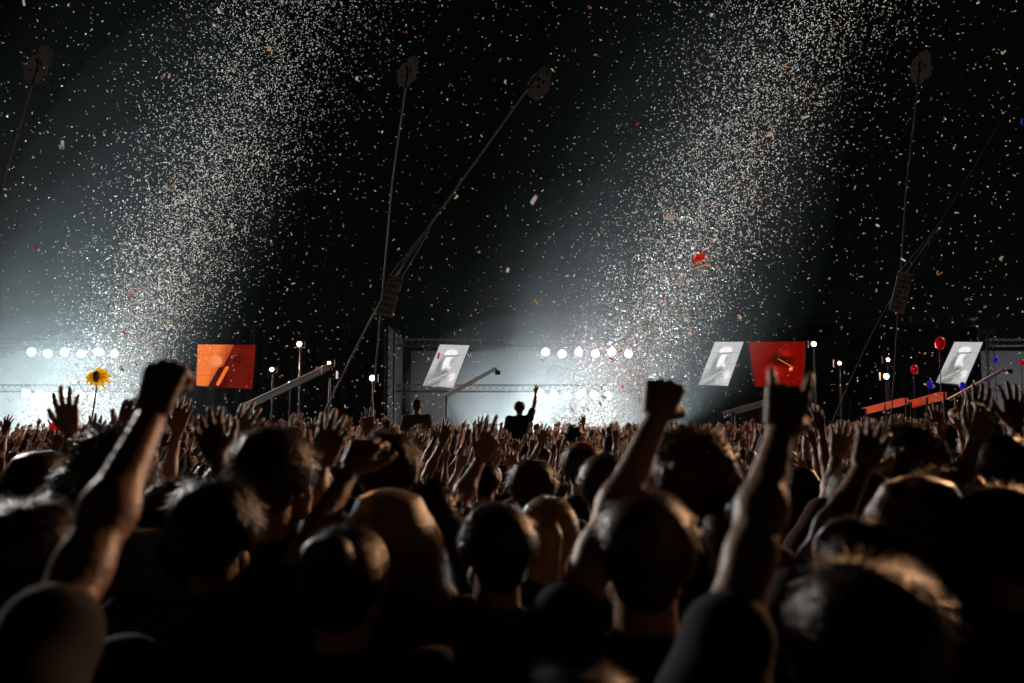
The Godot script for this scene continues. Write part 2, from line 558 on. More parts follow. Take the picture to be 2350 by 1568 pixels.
func picture(bg: Color, lit: Color, dark: Color, kind: int) -> ImageTexture:
	var im := Image.create(160, 160, false, Image.FORMAT_RGB8)
	im.fill(bg)
	var nz := FastNoiseLite.new()
	nz.seed = 40 + kind
	nz.frequency = 0.02
	for y in 160:
		for x in 160:
			var v := nz.get_noise_2d(x, y) * 0.5 + 0.5
			im.set_pixel(x, y, bg.lerp(lit, v * 0.22))
	if kind == 0:          # bright figure at one side of a plain red field
		im.fill_rect(Rect2i(0, 0, 88, 160), bg)
		for y in 160:
			for x in range(0, 100 - y / 3):
				im.set_pixel(x, y, lit.lerp(bg, clampf((x - 60 + y / 4.0) / 45.0, 0, 1) * 0.55))
		px_disc(im, 52, 62, 22, 28, lit.lerp(Color.WHITE, 0.2), 0.4)
		px_line(im, Vector2(70, 92), Vector2(44, 158), 11, dark)
		px_line(im, Vector2(84, 84), Vector2(60, 150), 6, lit)
		px_disc(im, 112, 56, 16, 22, bg.lerp(dark, 0.25), 0.6)
	elif kind == 1:        # singer's face with microphone, pale
		px_disc(im, 50, 150, 76, 66, dark.lerp(lit, 0.5), 0.5)
		px_disc(im, 52, 84, 30, 50, dark.lerp(lit, 0.4), 0.6)
		px_disc(im, 82, 70, 32, 42, lit.lerp(Color.WHITE, 0.4), 0.35)
		px_disc(im, 78, 32, 40, 17, lit.lerp(Color.WHITE, 0.3), 0.25)
		px_line(im, Vector2(44, 44), Vector2(118, 40), 3, dark.lerp(lit, 0.45))
		px_disc(im, 100, 62, 16, 26, bg.lerp(dark, 0.25), 0.9)
		px_disc(im, 84, 104, 28, 22, dark.lerp(bg, 0.45), 0.8)
		px_line(im, Vector2(98, 62), Vector2(106, 80), 2, dark.lerp(lit, 0.5))
		px_disc(im, 130, 120, 26, 20, lit.lerp(Color.WHITE, 0.3), 0.6)
		px_line(im, Vector2(20, 146), Vector2(96, 108), 5, dark.lerp(lit, 0.7))
		px_line(im, Vector2(30, 158), Vector2(120, 124), 2, dark.lerp(bg, 0.2))
		for k in 6:
			px_line(im, Vector2(80, 134 + k * 4), Vector2(150, 120 + k * 5), 1, lit)
	else:                  # dark red close-up with streaks
		px_disc(im, 88, 66, 46, 30, dark, 0.7)
		px_disc(im, 64, 104, 44, 34, lit, 0.8)
		px_disc(im, 104, 40, 26, 18, lit, 0.8)
		px_line(im, Vector2(70, 46), Vector2(128, 74), 2, dark)
		px_line(im, Vector2(80, 60), Vector2(124, 90), 2, Color(0.95, 0.5, 0.15))
		px_line(im, Vector2(90, 74), Vector2(122, 98), 2, dark)
		px_disc(im, 118, 96, 8, 8, Color(1, 0.72, 0.4), 0.5)
		px_line(im, Vector2(30, 152), Vector2(60, 126), 3, dark)
	for y in 160:                # the joints between the screen's tiles
		for x in 160:
			if x % 40 == 39 or y % 40 == 39: im.set_pixel(x, y, im.get_pixel(x, y).darkened(0.3))
	return ImageTexture.create_from_image(im)

func screen(tl: Vector2, tr: Vector2, br: Vector2, bl: Vector2, d: float, tex: Texture2D, e: float, label: String, tint: Color, le: float):
	var P := [at(tl.x, tl.y, d), at(tr.x, tr.y, d), at(br.x, br.y, d), at(bl.x, bl.y, d)]
	var mid: Vector3 = (P[0] + P[1] + P[2] + P[3]) / 4.0
	var t := thing("video_screen", label, "video screen", mid)
	for i in 4: P[i] = P[i] - mid
	var s := st_new()
	s.set_normal(Vector3(0, 0, 1))
	var n := 10
	for i in n:
		for j in n:
			var c := []
			for q in [[0, 0], [0, 1], [1, 1], [1, 0]]:
				var u := float(i + q[0]) / n; var v := float(j + q[1]) / n
				c.append([(P[0] as Vector3).lerp(P[1], u).lerp((P[3] as Vector3).lerp(P[2], u), v), Vector2(u, v)])
			for q in [0, 2, 1, 0, 3, 2]:
				s.set_uv(c[q][1]); s.add_vertex(c[q][0] + Vector3(0, 0, 0.05))
	var m := StandardMaterial3D.new()
	m.resource_name = "screen_picture"
	m.albedo_color = Color(0.02, 0.02, 0.02)
	m.emission_enabled = true
	m.emission_operator = BaseMaterial3D.EMISSION_OP_MULTIPLY
	m.emission = Color.WHITE
	m.emission_texture = tex
	m.emission_energy_multiplier = e
	m.texture_repeat = false
	put("panel", s, m, t)
	s = st_new()
	var back := []
	for i in 4: back.append(P[i] * 1.03 + Vector3(0, 0, 0.04))
	quad(s, back[3], back[2], back[1], back[0])
	for i in 4:
		var a: Vector3 = back[i]; var b: Vector3 = back[(i + 1) % 4]
		quad(s, a, b, b + Vector3(0, 0, -0.3), a + Vector3(0, 0, -0.3))
	quad(s, back[0] + Vector3(0, 0, -0.3), back[1] + Vector3(0, 0, -0.3), back[2] + Vector3(0, 0, -0.3), back[3] + Vector3(0, 0, -0.3))
	put("case", s, mats.black_metal, t)
	for i in 2:
		s = st_new()
		tube(s, [P[i] * 0.9 + Vector3(0, 0.1, -0.1), P[i] * 0.9 + Vector3(0, 7.7 - mid.y - P[i].y * 0.9, -0.1)], 0.02, 5)
		put("cable", s, mats.black_metal, t)
	var l := AreaLight3D.new()
	l.name = "screen_glow"
	l.position = Vector3(0, 0, 0.12)
	l.rotation = Vector3(0, PI, 0)
	l.area_size = Vector2(absf(P[1].x - P[0].x), absf(P[0].y - P[3].y))
	l.light_color = tint
	l.light_energy = le
	l.area_range = 60
	l.shadow_enabled = true
	t.add_child(l, true)

func build_screens():
	var red := picture(Color(0.34, 0.012, 0.0), Color(1.0, 0.50, 0.22), Color(0.26, 0.02, 0.0), 0)
	var red2 := picture(Color(0.44, 0.025, 0.0), Color(0.66, 0.10, 0.02), Color(0.18, 0.02, 0.01), 2)
	var pale := picture(Color(0.66, 0.66, 0.66), Color(0.84, 0.83, 0.82), Color(0.22, 0.23, 0.23), 1)
	screen(Vector2(455, 791), Vector2(588, 792), Vector2(580, 894), Vector2(452, 885), 49, red, 0.9, "orange video screen with a bright figure on its side nearest the lit stage", Color(1, 0.3, 0.1), 0.6)
	screen(Vector2(1717, 785), Vector2(1848, 785), Vector2(1842, 888), Vector2(1733, 888), 49, red2, 0.95, "dark red video screen behind the raised hand with two fingers up", Color(1, 0.1, 0.03), 0.5)
	screen(Vector2(1010, 791), Vector2(1078, 793), Vector2(1040, 891), Vector2(970, 886), 49.5, pale, 1.25, "pale leaning video screen showing a face, between long sign pole and lit stage", Color(1, 1, 1), 0.5)
	screen(Vector2(1640, 785), Vector2(1706, 785), Vector2(1670, 886), Vector2(1602, 884), 49.6, pale, 1.25, "pale leaning video screen showing a face, touching the dark red screen", Color(1, 1, 1), 0.5)
	screen(Vector2(2189, 785), Vector2(2254, 786), Vector2(2212, 884), Vector2(2146, 878), 47, pale, 1.2, "pale leaning video screen showing a face, beside the red ring lamps", Color(1, 1, 1), 0.5)

# ================================================================ haze
func fog(called: String, where: Vector3, size: Vector3, rot: Vector3, density: float, shape := RenderingServer.FOG_VOLUME_SHAPE_ELLIPSOID):
	var f := FogVolume.new()
	f.name = numbered(called)
	f.shape = shape
	f.size = size
	f.position = where
	f.rotation = rot
	var m := FogMaterial.new()
	m.resource_name = "smoke"
	m.albedo = Color(0.93, 0.97, 0.97)
	m.density = density
	f.material = m
	f.set_meta("kind", "stuff")
	add_child(f, true)

func soft_fog(where: Vector3, size: Vector3, rot: Vector3, density: float, shells: int):
	# a bank of smoke that thins towards its rim: banks within banks
	for k in shells:
		var f := 1.0 - 0.66 * k / shells
		var share := 2.0 * (k + 1.0) / (shells * (shells + 1.0))
		var off := Vector3(sin(k * 2.4) * 0.05 * size.x, -0.035 * k * size.y, cos(k * 1.9) * 0.04 * size.z)
		fog("stage_smoke", where + off, size * f * Vector3(1.0, 1.0 + 0.10 * sin(k * 3.1), 1.0), rot + Vector3(0, 0, 0.16 * sin(k * 1.7 + 1.0)), density * share)

func build_haze():
	var r := RandomNumberGenerator.new()
	r.seed = 5
	for b in [168.0, 1300.0, 2504.0]:
		var x: float = (b - CX) / FOC * ZS
		var last: bool = b > 2000.0
		soft_fog(Vector3(x + 0.4 + (7.5 if last else 0.0), 3.4, -ZS - 3.0), Vector3(19.0, 10.5, 9.0), Vector3(0, 0, -0.25), 0.12, 2 if last else 4)
		soft_fog(Vector3(x + 1.0 + (7.0 if last else 0.0), 6.6, -ZS + 1.0), Vector3(22.0, 17.0, 11.0), Vector3(0, 0, -0.35), 0.011, 1 if last else 3)
		if last: continue
		soft_fog(Vector3(x + 1.6, 3.4, -ZS - 1.0), Vector3(9.0, 5.0, 5.0), Vector3(0, 0, -0.4), 0.03, 1)
		soft_fog(Vector3(x + 4.0, 12.0, -ZS + 4.0), Vector3(17.0, 34.0, 14.0), Vector3(0, 0, -0.40), 0.0030, 3)

# ================================================================ bodies: a field of tapered capsules, meshed as surface nets
# bone: [a, b, radius at a, radius at b, flatness along z, cut?]
func nets(bones: Array, h: float, k: float) -> Dictionary:
	var lo := Vector3(1e9, 1e9, 1e9)
	var hi := -lo
	for b in bones:
		if b.size() > 5 and b[5]: continue
		var r: float = maxf(b[2], b[3])
		lo = lo.min((b[0] as Vector3).min(b[1]) - Vector3(r, r, r))
		hi = hi.max((b[0] as Vector3).max(b[1]) + Vector3(r, r, r))
	var pad := 2.2 * h + k * 0.5
	lo -= Vector3.ONE * (pad + h)
	hi += Vector3.ONE * (pad + h)
	var nx := int((hi.x - lo.x) / h) + 2
	var ny := int((hi.y - lo.y) / h) + 2
	var nz := int((hi.z - lo.z) / h) + 2
	var sy := nx
	var sz := nx * ny
	var f := PackedFloat32Array()
	f.resize(nx * ny * nz)
	f.fill(9.0)
	var touched := PackedInt32Array()
	var k4 := 0.25 / k
	for b in bones:
		var a: Vector3 = b[0]
		var e: Vector3 = b[1]
		var ra: float = b[2]
		var dr: float = b[3] - b[2]
		var fl: float = b[4] if b.size() > 4 else 1.0
		var cut: bool = b[5] if b.size() > 5 else false
		var rm := maxf(b[2], b[3]) + pad
		var l := (a.min(e) - Vector3.ONE * rm - lo) / h
		var u := (a.max(e) + Vector3.ONE * rm - lo) / h
		var x0 := maxi(0, int(l.x)); var x1 := mini(nx - 1, int(u.x) + 1)
		var y0 := maxi(0, int(l.y)); var y1 := mini(ny - 1, int(u.y) + 1)
		var z0 := maxi(0, int(l.z)); var z1 := mini(nz - 1, int(u.z) + 1)
		var az := Vector3(a.x, a.y, a.z * fl)
		var ab := Vector3(e.x, e.y, e.z * fl) - az
		var inv := 1.0 / maxf(ab.length_squared(), 1e-9)
		for z in range(z0, z1 + 1):
			var pz := (lo.z + z * h) * fl - az.z
			for y in range(y0, y1 + 1):
				var py := lo.y + y * h - az.y
				var i := x0 + y * sy + z * sz
				for x in range(x0, x1 + 1):
					var p := Vector3(lo.x + x * h - az.x, py, pz)
					var t := clampf(p.dot(ab) * inv, 0.0, 1.0)
					var d := (p - ab * t).length() - ra - dr * t
					var o := f[i]
					if cut:
						f[i] = maxf(o, -d)
					else:
						if o > 8.0:
							touched.append(i)
							f[i] = d
						else:
							var q := maxf(k - absf(d - o), 0.0)
							f[i] = minf(d, o) - q * q * k4
					i += 1
	var vid := PackedInt32Array()
	vid.resize(f.size())
	vid.fill(-1)
	var v := PackedVector3Array()
	var cells := PackedInt32Array()
	var offs := [0, 1, sy, sy + 1, sz, sz + 1, sz + sy, sz + sy + 1]
	var edges := [[0, 1], [2, 3], [4, 5], [6, 7], [0, 2], [1, 3], [4, 6], [5, 7], [0, 4], [1, 5], [2, 6], [3, 7]]
	var corner := [Vector3(0, 0, 0), Vector3(1, 0, 0), Vector3(0, 1, 0), Vector3(1, 1, 0), Vector3(0, 0, 1), Vector3(1, 0, 1), Vector3(0, 1, 1), Vector3(1, 1, 1)]
	var last: int = f.size() - sz - sy - 2
	for i in touched:
		if i > last or absf(f[i]) > 2.0 * h: continue
		var m := 0
		if f[i] < 0.0: m |= 1
		if f[i + 1] < 0.0: m |= 2
		if f[i + sy] < 0.0: m |= 4
		if f[i + sy + 1] < 0.0: m |= 8
		if f[i + sz] < 0.0: m |= 16
		if f[i + sz + 1] < 0.0: m |= 32
		if f[i + sz + sy] < 0.0: m |= 64
		if f[i + sz + sy + 1] < 0.0: m |= 128
		if m == 0 or m == 255: continue
		var sum := Vector3.ZERO
		var n := 0
		for e in edges:
			var e0: int = e[0]
			var e1: int = e[1]
			if ((m >> e0) & 1) != ((m >> e1) & 1):
				var f0 := f[i + offs[e0]]
				var f1 := f[i + offs[e1]]
				sum += (corner[e0] as Vector3).lerp(corner[e1], clampf(f0 / (f0 - f1), 0, 1))
				n += 1
		vid[i] = v.size()
		cells.append(i)
		v.append(lo + (Vector3(i % nx, (i / sy) % ny, i / sz) + sum / n) * h)
	var idx := PackedInt32Array()
	var nn := PackedVector3Array()
	nn.resize(v.size())
	for i in cells:
		for ax in 3:
			var s1: int = [1, sy, sz][ax]
			var s2: int = [sy, sz, 1][ax]
			var s3: int = [sz, 1, sy][ax]
			var in0 := f[i] < 0.0
			if in0 == (f[i + s1] < 0.0): continue
			if i - s2 - s3 < 0: continue
			var q0 := vid[i]
			var q1 := vid[i - s2]
			var q2 := vid[i - s2 - s3]
			var q3 := vid[i - s3]
			if q1 < 0 or q2 < 0 or q3 < 0: continue
			if not in0:
				var sw := q1
				q1 = q3
				q3 = sw
			# now counter-clockwise seen from outside
			var c := (v[q2] - v[q0]).cross(v[q3] - v[q1])
			nn[q0] += c; nn[q1] += c; nn[q2] += c; nn[q3] += c
			idx.append_array(PackedInt32Array([q0, q2, q1, q0, q3, q2]))
	for i in nn.size():
		nn[i] = nn[i].normalized()
	return {"v": v, "n": nn, "i": idx}

func blank() -> Dictionary:
	return {"v": PackedVector3Array(), "n": PackedVector3Array(), "i": PackedInt32Array()}

func add_to(into: Dictionary, g: Dictionary, t: Transform3D):
	var base: int = into.v.size()
	var nb := t.basis.inverse().transposed()
	var flip := t.basis.determinant() < 0.0
	var v: PackedVector3Array = into.v
	var n: PackedVector3Array = into.n
	var i: PackedInt32Array = into.i
	for p in g.v: v.append(t * p)
	for p in g.n: n.append((nb * p).normalized())
	var gi: PackedInt32Array = g.i
	for k in range(0, gi.size(), 3):
		i.append(base + gi[k])
		i.append(base + gi[k + (2 if flip else 1)])
		i.append(base + gi[k + (1 if flip else 2)])
	into.v = v; into.n = n; into.i = i

func to_mesh(g: Dictionary) -> ArrayMesh:
	var a := []
	a.resize(Mesh.ARRAY_MAX)
	a[Mesh.ARRAY_VERTEX] = g.v
	a[Mesh.ARRAY_NORMAL] = g.n
	a[Mesh.ARRAY_INDEX] = g.i
	if g.has("c"): a[Mesh.ARRAY_COLOR] = g.c
	var m := ArrayMesh.new()
	m.add_surface_from_arrays(Mesh.PRIMITIVE_TRIANGLES, a)
	return m

# ---------------------------------------------------------------- hands: wrist at the origin, fingers along +y, thumb at +x, palm towards -z
func hand(pose: String, h: float) -> Dictionary:
	var key := "%s%f" % [pose, h]
	if hands.has(key): return hands[key]
	var curl := {"open": [0.15, 0.12, 0.14, 0.2], "fist": [1.5, 1.5, 1.5, 1.5], "point": [0.1, 1.5, 1.5, 1.5], "horns": [0.12, 1.5, 1.5, 0.15], "relaxed": [0.5, 0.6, 0.65, 0.7], "peace": [0.1, 0.1, 1.5, 1.5]}
	var fan: float = {"open": 1.0, "relaxed": 0.45, "peace": 1.1}.get(pose, 0.5)
	var c: Array = curl[pose]
	var bones := []
	var fx := [0.031, 0.010, -0.011, -0.030]
	var fy := [0.090, 0.096, 0.091, 0.081]
	var fl := [0.073, 0.081, 0.075, 0.058]
	var sp := [0.20, 0.04, -0.12, -0.30]
	bones.append([Vector3(0, -0.03, 0), Vector3(0, 0.012, 0), 0.025, 0.025, 1.25])
	for j in 4:
		var k: Vector3 = Vector3(fx[j], fy[j], -0.002)
		bones.append([Vector3(fx[j] * 0.55, 0.012, 0), k, 0.0165, 0.0125, 1.1])
		var dirx := Vector3(sin(sp[j] * fan), cos(sp[j] * fan), 0)
		var r := 0.0098 if j < 3 else 0.0086
		var p := k
		var ang: float = 0.0
		for q in 3:
			ang += c[j] * [0.95, 1.05, 0.7][q]
			var d := (dirx * cos(ang) + Vector3(0, 0, -1) * sin(ang)).normalized()
			var e: Vector3 = p + d * (fl[j] * [0.47, 0.31, 0.24][q])
			bones.append([p, e, r, r - 0.0007])
			r -= 0.0007
			p = e
	if c[1] > 1.0 and pose != "point":
		bones.append([Vector3(0.022, 0.018, -0.004), Vector3(0.045, 0.048, -0.022), 0.016, 0.0125])
		bones.append([Vector3(0.045, 0.048, -0.022), Vector3(0.036, 0.078, -0.042), 0.012, 0.011])
		bones.append([Vector3(0.036, 0.078, -0.042), Vector3(0.012, 0.086, -0.047), 0.011, 0.009])
	else:
		bones.append([Vector3(0.022, 0.018, -0.004), Vector3(0.050, 0.048, -0.014), 0.016, 0.0125])
		bones.append([Vector3(0.050, 0.048, -0.014), Vector3(0.066, 0.078, -0.018), 0.0115, 0.0105])
		bones.append([Vector3(0.066, 0.078, -0.018), Vector3(0.073, 0.102, -0.022), 0.0105, 0.0085])
	hands[key] = nets(bones, h, 0.006)
	return hands[key]

# ---------------------------------------------------------------- head: centre at the origin, face towards -z
func head(h: float) -> Dictionary:
	if heads.has(h): return heads[h]
	var b := [
		[Vector3(0, 0.028, 0.034), Vector3(0, 0.032, -0.022), 0.080, 0.078],
		[Vector3(0, -0.02, -0.035), Vector3(0, -0.072, -0.048), 0.060, 0.040],
		[Vector3(-0.03, -0.062, -0.02), Vector3(0.03, -0.062, -0.02), 0.036, 0.036],
		[Vector3(0, -0.09, -0.074), Vector3(0, -0.086, -0.06), 0.020, 0.022],
		[Vector3(0, 0.004, -0.094), Vector3(0, -0.028, -0.110), 0.009, 0.0125],
		[Vector3(-0.016, -0.033, -0.098), Vector3(0.016, -0.033, -0.098), 0.008, 0.008],
		[Vector3(-0.034, 0.020, -0.082), Vector3(0.034, 0.020, -0.082), 0.013, 0.013],
		[Vector3(-0.04, -0.022, -0.068), Vector3(0.04, -0.022, -0.068), 0.022, 0.022],
		[Vector3(0.031, 0.001, -0.104), Vector3(0.029, 0.001, -0.104), 0.013, 0.013, 1.0, true],
		[Vector3(-0.031, 0.001, -0.104), Vector3(-0.029, 0.001, -0.104), 0.013, 0.013, 1.0, true],
		[Vector3(0.030, 0.001, -0.080), Vector3(0.0301, 0.001, -0.080), 0.0125, 0.0125],
		[Vector3(-0.030, 0.001, -0.080), Vector3(-0.0301, 0.001, -0.080), 0.0125, 0.0125],
		[Vector3(-0.018, -0.053, -0.090), Vector3(0.018, -0.053, -0.090), 0.0075, 0.0075],
		[Vector3(-0.014, -0.063, -0.088), Vector3(0.014, -0.063, -0.088), 0.0085, 0.0085],
		[Vector3(0.078, 0.014, 0.008), Vector3(0.074, -0.030, 0.0), 0.016, 0.010, 0.9],
		[Vector3(-0.078, 0.014, 0.008), Vector3(-0.074, -0.030, 0.0), 0.016, 0.010, 0.9],
		[Vector3(0, -0.05, 0.025), Vector3(0, -0.15, 0.03), 0.050, 0.054],
	]
	heads[h] = nets(b, h, 0.014)
	return heads[h]

# ---------------------------------------------------------------- hair: a cap on the skull and single strands that catch the light
func hair(style: String) -> ArrayMesh:
	if hairs.has(style): return hairs[style]
	var g := blank()
	var r := RandomNumberGenerator.new()
	r.seed = hash(style)
	var cap := []
	var face := [Vector3(0, -0.05, -0.10), Vector3(0, -0.02, -0.115), 0.088, 0.070, 1.0, true]
	var puff: float = {"short": 0.010, "curly": 0.022, "long": 0.008, "bun": 0.008, "ponytail": 0.008, "wavy": 0.010, "cropped": 0.004}.get(style, 0.01)
	cap.append([Vector3(0, 0.030, 0.036), Vector3(0, 0.034, -0.022), 0.080 + puff, 0.078 + puff])
	cap.append([Vector3(0, -0.03, 0.045), Vector3(0, 0.0, 0.04), 0.056 + puff * 0.5, 0.070 + puff * 0.5])
	if style in ["long", "wavy"]:
		# locks that fall from the crown over the ears and the back
		for k in 19:
			var a := -2.25 + 4.5 * k / 18.0 + r.randf_range(-0.08, 0.08)
			var q := Vector3(sin(a), 0, cos(a))
			var p0 := Vector3(0, 0.094, 0.01) + q * Vector3(0.018, 0, 0.02)
			var pm := Vector3(0, 0.083, 0.008) + q * Vector3(0.056, 0, 0.072)
			var p1 := Vector3(0, 0.036, 0.006) + q * Vector3(0.086, 0, 0.104)
			var p2 := Vector3(r.randf_range(-0.012, 0.012), -0.09 + r.randf_range(-0.02, 0.02), 0.02) + q * Vector3(0.088, 0, 0.078)
			var p3 := Vector3(r.randf_range(-0.02, 0.02), r.randf_range(-0.36, -0.24), 0.045) + q * Vector3(0.070 if style == "long" else 0.090, 0, 0.045)
			cap.append([p0, pm, 0.022, 0.021])
			cap.append([pm, p1, 0.021, 0.020])
			cap.append([p1, p2, 0.020, 0.021])
			cap.append([p2, p3, 0.021, 0.008])
	elif style in ["short", "curly"]:
		for k in 46 if style == "short" else 70:
			var q := Vector3(r.randfn(), r.randfn(), r.randfn()).normalized()
			if q.y < -0.35 or (q.z < -0.35 and q.y < 0.5): continue
			var p0 := Vector3(0, 0.031, 0.008) + q * Vector3(0.082, 0.084, 0.106)
			var fall := (Vector3.DOWN - q * q.dot(Vector3.DOWN)).normalized()
			if style == "short":
				cap.append([p0, p0 + fall * 0.030 + q * r.randf_range(0.0, 0.012) + q.cross(fall) * r.randfn() * 0.010, 0.014, 0.006])
			else:
				cap.append([p0, p0 + q * r.randf_range(0.010, 0.028) + fall * r.randfn() * 0.012, 0.016, 0.013])
	if style == "bun":
		cap.append([Vector3(-0.012, 0.075, 0.118), Vector3(0.012, 0.08, 0.122), 0.040, 0.040])
	if style == "ponytail":
		cap.append([Vector3(0, 0.055, 0.115), Vector3(0, 0.02, 0.155), 0.024, 0.026])
		cap.append([Vector3(0, 0.02, 0.155), Vector3(0, -0.22, 0.15), 0.028, 0.012])
	cap.append(face)
	add_to(g, nets(cap, 0.0085, 0.009), Transform3D())
	var count: int = {"cropped": 2400, "short": 1900, "curly": 1700, "long": 2300, "wavy": 2300, "bun": 1500, "ponytail": 1500}[style]
	var length: float = {"cropped": 0.024, "short": 0.045, "curly": 0.05, "long": 0.36, "wavy": 0.34, "bun": 0.05, "ponytail": 0.05}[style]
	var v: PackedVector3Array = g.v
	var n: PackedVector3Array = g.n
	var ix: PackedInt32Array = g.i
	var made := 0
	while made < count:
		var d := Vector3(r.randfn(), r.randfn(), r.randfn()).normalized()
		if d.y < -0.55 or (d.z < -0.30 and d.y < 0.45) or (d.z < -0.75): continue
		made += 1
		var p := Vector3(0, 0.031, 0.008) + Vector3(d.x * (0.079 + puff), d.y * (0.080 + puff), d.z * (0.103 + puff))
		var down := (Vector3.DOWN - d * d.dot(Vector3.DOWN)).normalized()
		var side := d.cross(down)
		var go: Vector3
		if style == "curly": go = (d * 0.5 + Vector3(r.randfn(), r.randfn(), r.randfn()) * 0.7).normalized()
		elif style in ["bun", "ponytail"]: go = ((Vector3(0, 0.08, 0.12) - p).normalized() + d * r.randf_range(0.1, 0.5) + side * r.randfn() * 0.35).normalized()
		else: go = (down * 0.9 + d * (r.randf_range(0.25, 1.0) if length < 0.1 else r.randf_range(0.05, 0.3)) + side * r.randfn() * (0.6 if length < 0.1 else 0.3)).normalized()
		var segs := 6 if length > 0.1 else 3
		var ln := length * r.randf_range(0.5, 1.15) * (1.0 if length < 0.1 else clampf(0.55 + 0.45 * d.y + 0.2, 0.4, 1.2))
		var w := r.randf_range(0.0012, 0.0026)
		var prev := -1
		var wob := r.randf() * 6.0
		for q in segs + 1:
			var ww := w * (1.0 - 0.75 * q / segs)
			var across := go.cross(d).normalized() * ww
			if across.length() < 1e-6: across = side * ww
			var b := v.size()
			v.append(p - across); v.append(p + across)
			n.append(d); n.append(d)
			if prev >= 0:
				ix.append_array(PackedInt32Array([prev, b, prev + 1, prev + 1, b, b + 1]))
			prev = b
			if style in ["long", "wavy"]:
				go = (go + Vector3(0, -0.7, 0) + (Vector3(sin(wob + q * 1.6), 0, cos(wob + q * 1.9)) * (0.45 if style == "wavy" else 0.12))).normalized()
			elif style == "curly":
				go = (go + Vector3(r.randfn(), r.randfn(), r.randfn()) * 0.6).normalized()
			else:
				go = (go + down * 0.15 + Vector3(r.randfn(), r.randfn(), r.randfn()) * 0.12).normalized()
			p += go * (ln / segs)
			var off := p - Vector3(0, 0.03, 0.01)
			if off.length() < 0.083: p += off.normalized() * (0.084 - off.length())
			d = off.normalized() if off.length() > 0.01 else d
	g.v = v; g.n = n; g.i = ix
	hairs[style] = to_mesh(g)
	return hairs[style]

func cap_mesh(brim: bool) -> ArrayMesh:
	var key := "hat%s" % brim
	if hairs.has(key): return hairs[key]
	var b := [[Vector3(0, 0.045, 0.030), Vector3(0, 0.047, -0.022), 0.084, 0.082]]
	b.append([Vector3(-0.2, -0.10, 0), Vector3(0.2, -0.10, 0), 0.128, 0.128, 0.5, true])
	if brim:
		for k in 20:
			var a := TAU * k / 20
			b.append([Vector3(0.07 * cos(a), 0.035, 0.005 + 0.09 * sin(a)), Vector3(0.145 * cos(a), 0.030 + 0.012 * cos(2 * a), 0.005 + 0.16 * sin(a)), 0.012, 0.007])
	else:
		for k in 5:
			b.append([Vector3((k - 2) * 0.026, 0.036, -0.08), Vector3((k - 2) * 0.030, 0.026, -0.155 + 0.006 * (k - 2) * (k - 2)), 0.014, 0.008])
	hairs[key] = to_mesh(nets(b, 0.010, 0.012))
	return hairs[key]

func build_shapes():
	pass

# ---------------------------------------------------------------- a whole person
# arms: two of [shoulder, elbow, wrist, way the fingers point, way the palm faces, hand pose]
func arm_down(s: float) -> Array:
	return [Vector3(0.185 * s, 1.425, 0.0), Vector3(0.255 * s, 1.14, 0.05), Vector3(0.27 * s, 0.90, -0.06), Vector3(0.05 * s, -1, -0.2), Vector3(-s, 0, 0), "relaxed"]

func body_bones(arms: Array, sit: bool, grow := 0.0) -> Array:
	var b := [
		[Vector3(0, 1.40, 0.022), Vector3(0, 1.565, 0.004), 0.060, 0.054],
		[Vector3(0, 0.93, 0.01), Vector3(0, 1.13, 0.012), 0.150, 0.132, 1.4],
		[Vector3(0, 1.13, 0.012), Vector3(0, 1.33, 0.015), 0.135, 0.160, 1.4],
		[Vector3(-0.11, 1.395, 0.015), Vector3(0.11, 1.395, 0.015), 0.072, 0.072, 1.1],
		[Vector3(-0.10, 1.34, 0.055), Vector3(0.10, 1.34, 0.055), 0.075, 0.075],
	]
	for a in arms:
		b.append([(a[0] as Vector3).lerp(Vector3(0, 1.35, 0.015), 0.35), a[0], 0.070, 0.056])
		b.append([a[0], (a[0] as Vector3).lerp(a[1], 0.45), 0.050, 0.045])
		b.append([(a[0] as Vector3).lerp(a[1], 0.45), a[1], 0.044, 0.034])
		b.append([a[1], (a[1] as Vector3).lerp(a[2], 0.35), 0.034, 0.036])
		b.append([(a[1] as Vector3).lerp(a[2], 0.35), a[2], 0.036, 0.0235])
	b.append_array(legs(sit, 0.0))
	return b

func legs(sit: bool, g: float) -> Array:
	var b := []
	for s in [-1, 1]:
		var hip := Vector3(0.085 * s, 0.93, 0.01)
		var knee := Vector3(0.12 * s, 0.90, -0.40) if sit else Vector3(0.10 * s, 0.50, -0.015)
		var foot := Vector3(0.11 * s, 0.47, -0.36) if sit else Vector3(0.11 * s, 0.085, 0.02)
		b.append([hip, knee, 0.088 + g, 0.056 + g])
		b.append([knee, foot, 0.054 + g, 0.038 + g * 1.6])
		if g == 0.0: b.append([foot + Vector3(0, -0.035, 0.02), foot + Vector3(0.01 * s, -0.045, -0.14), 0.042, 0.034])
	return b

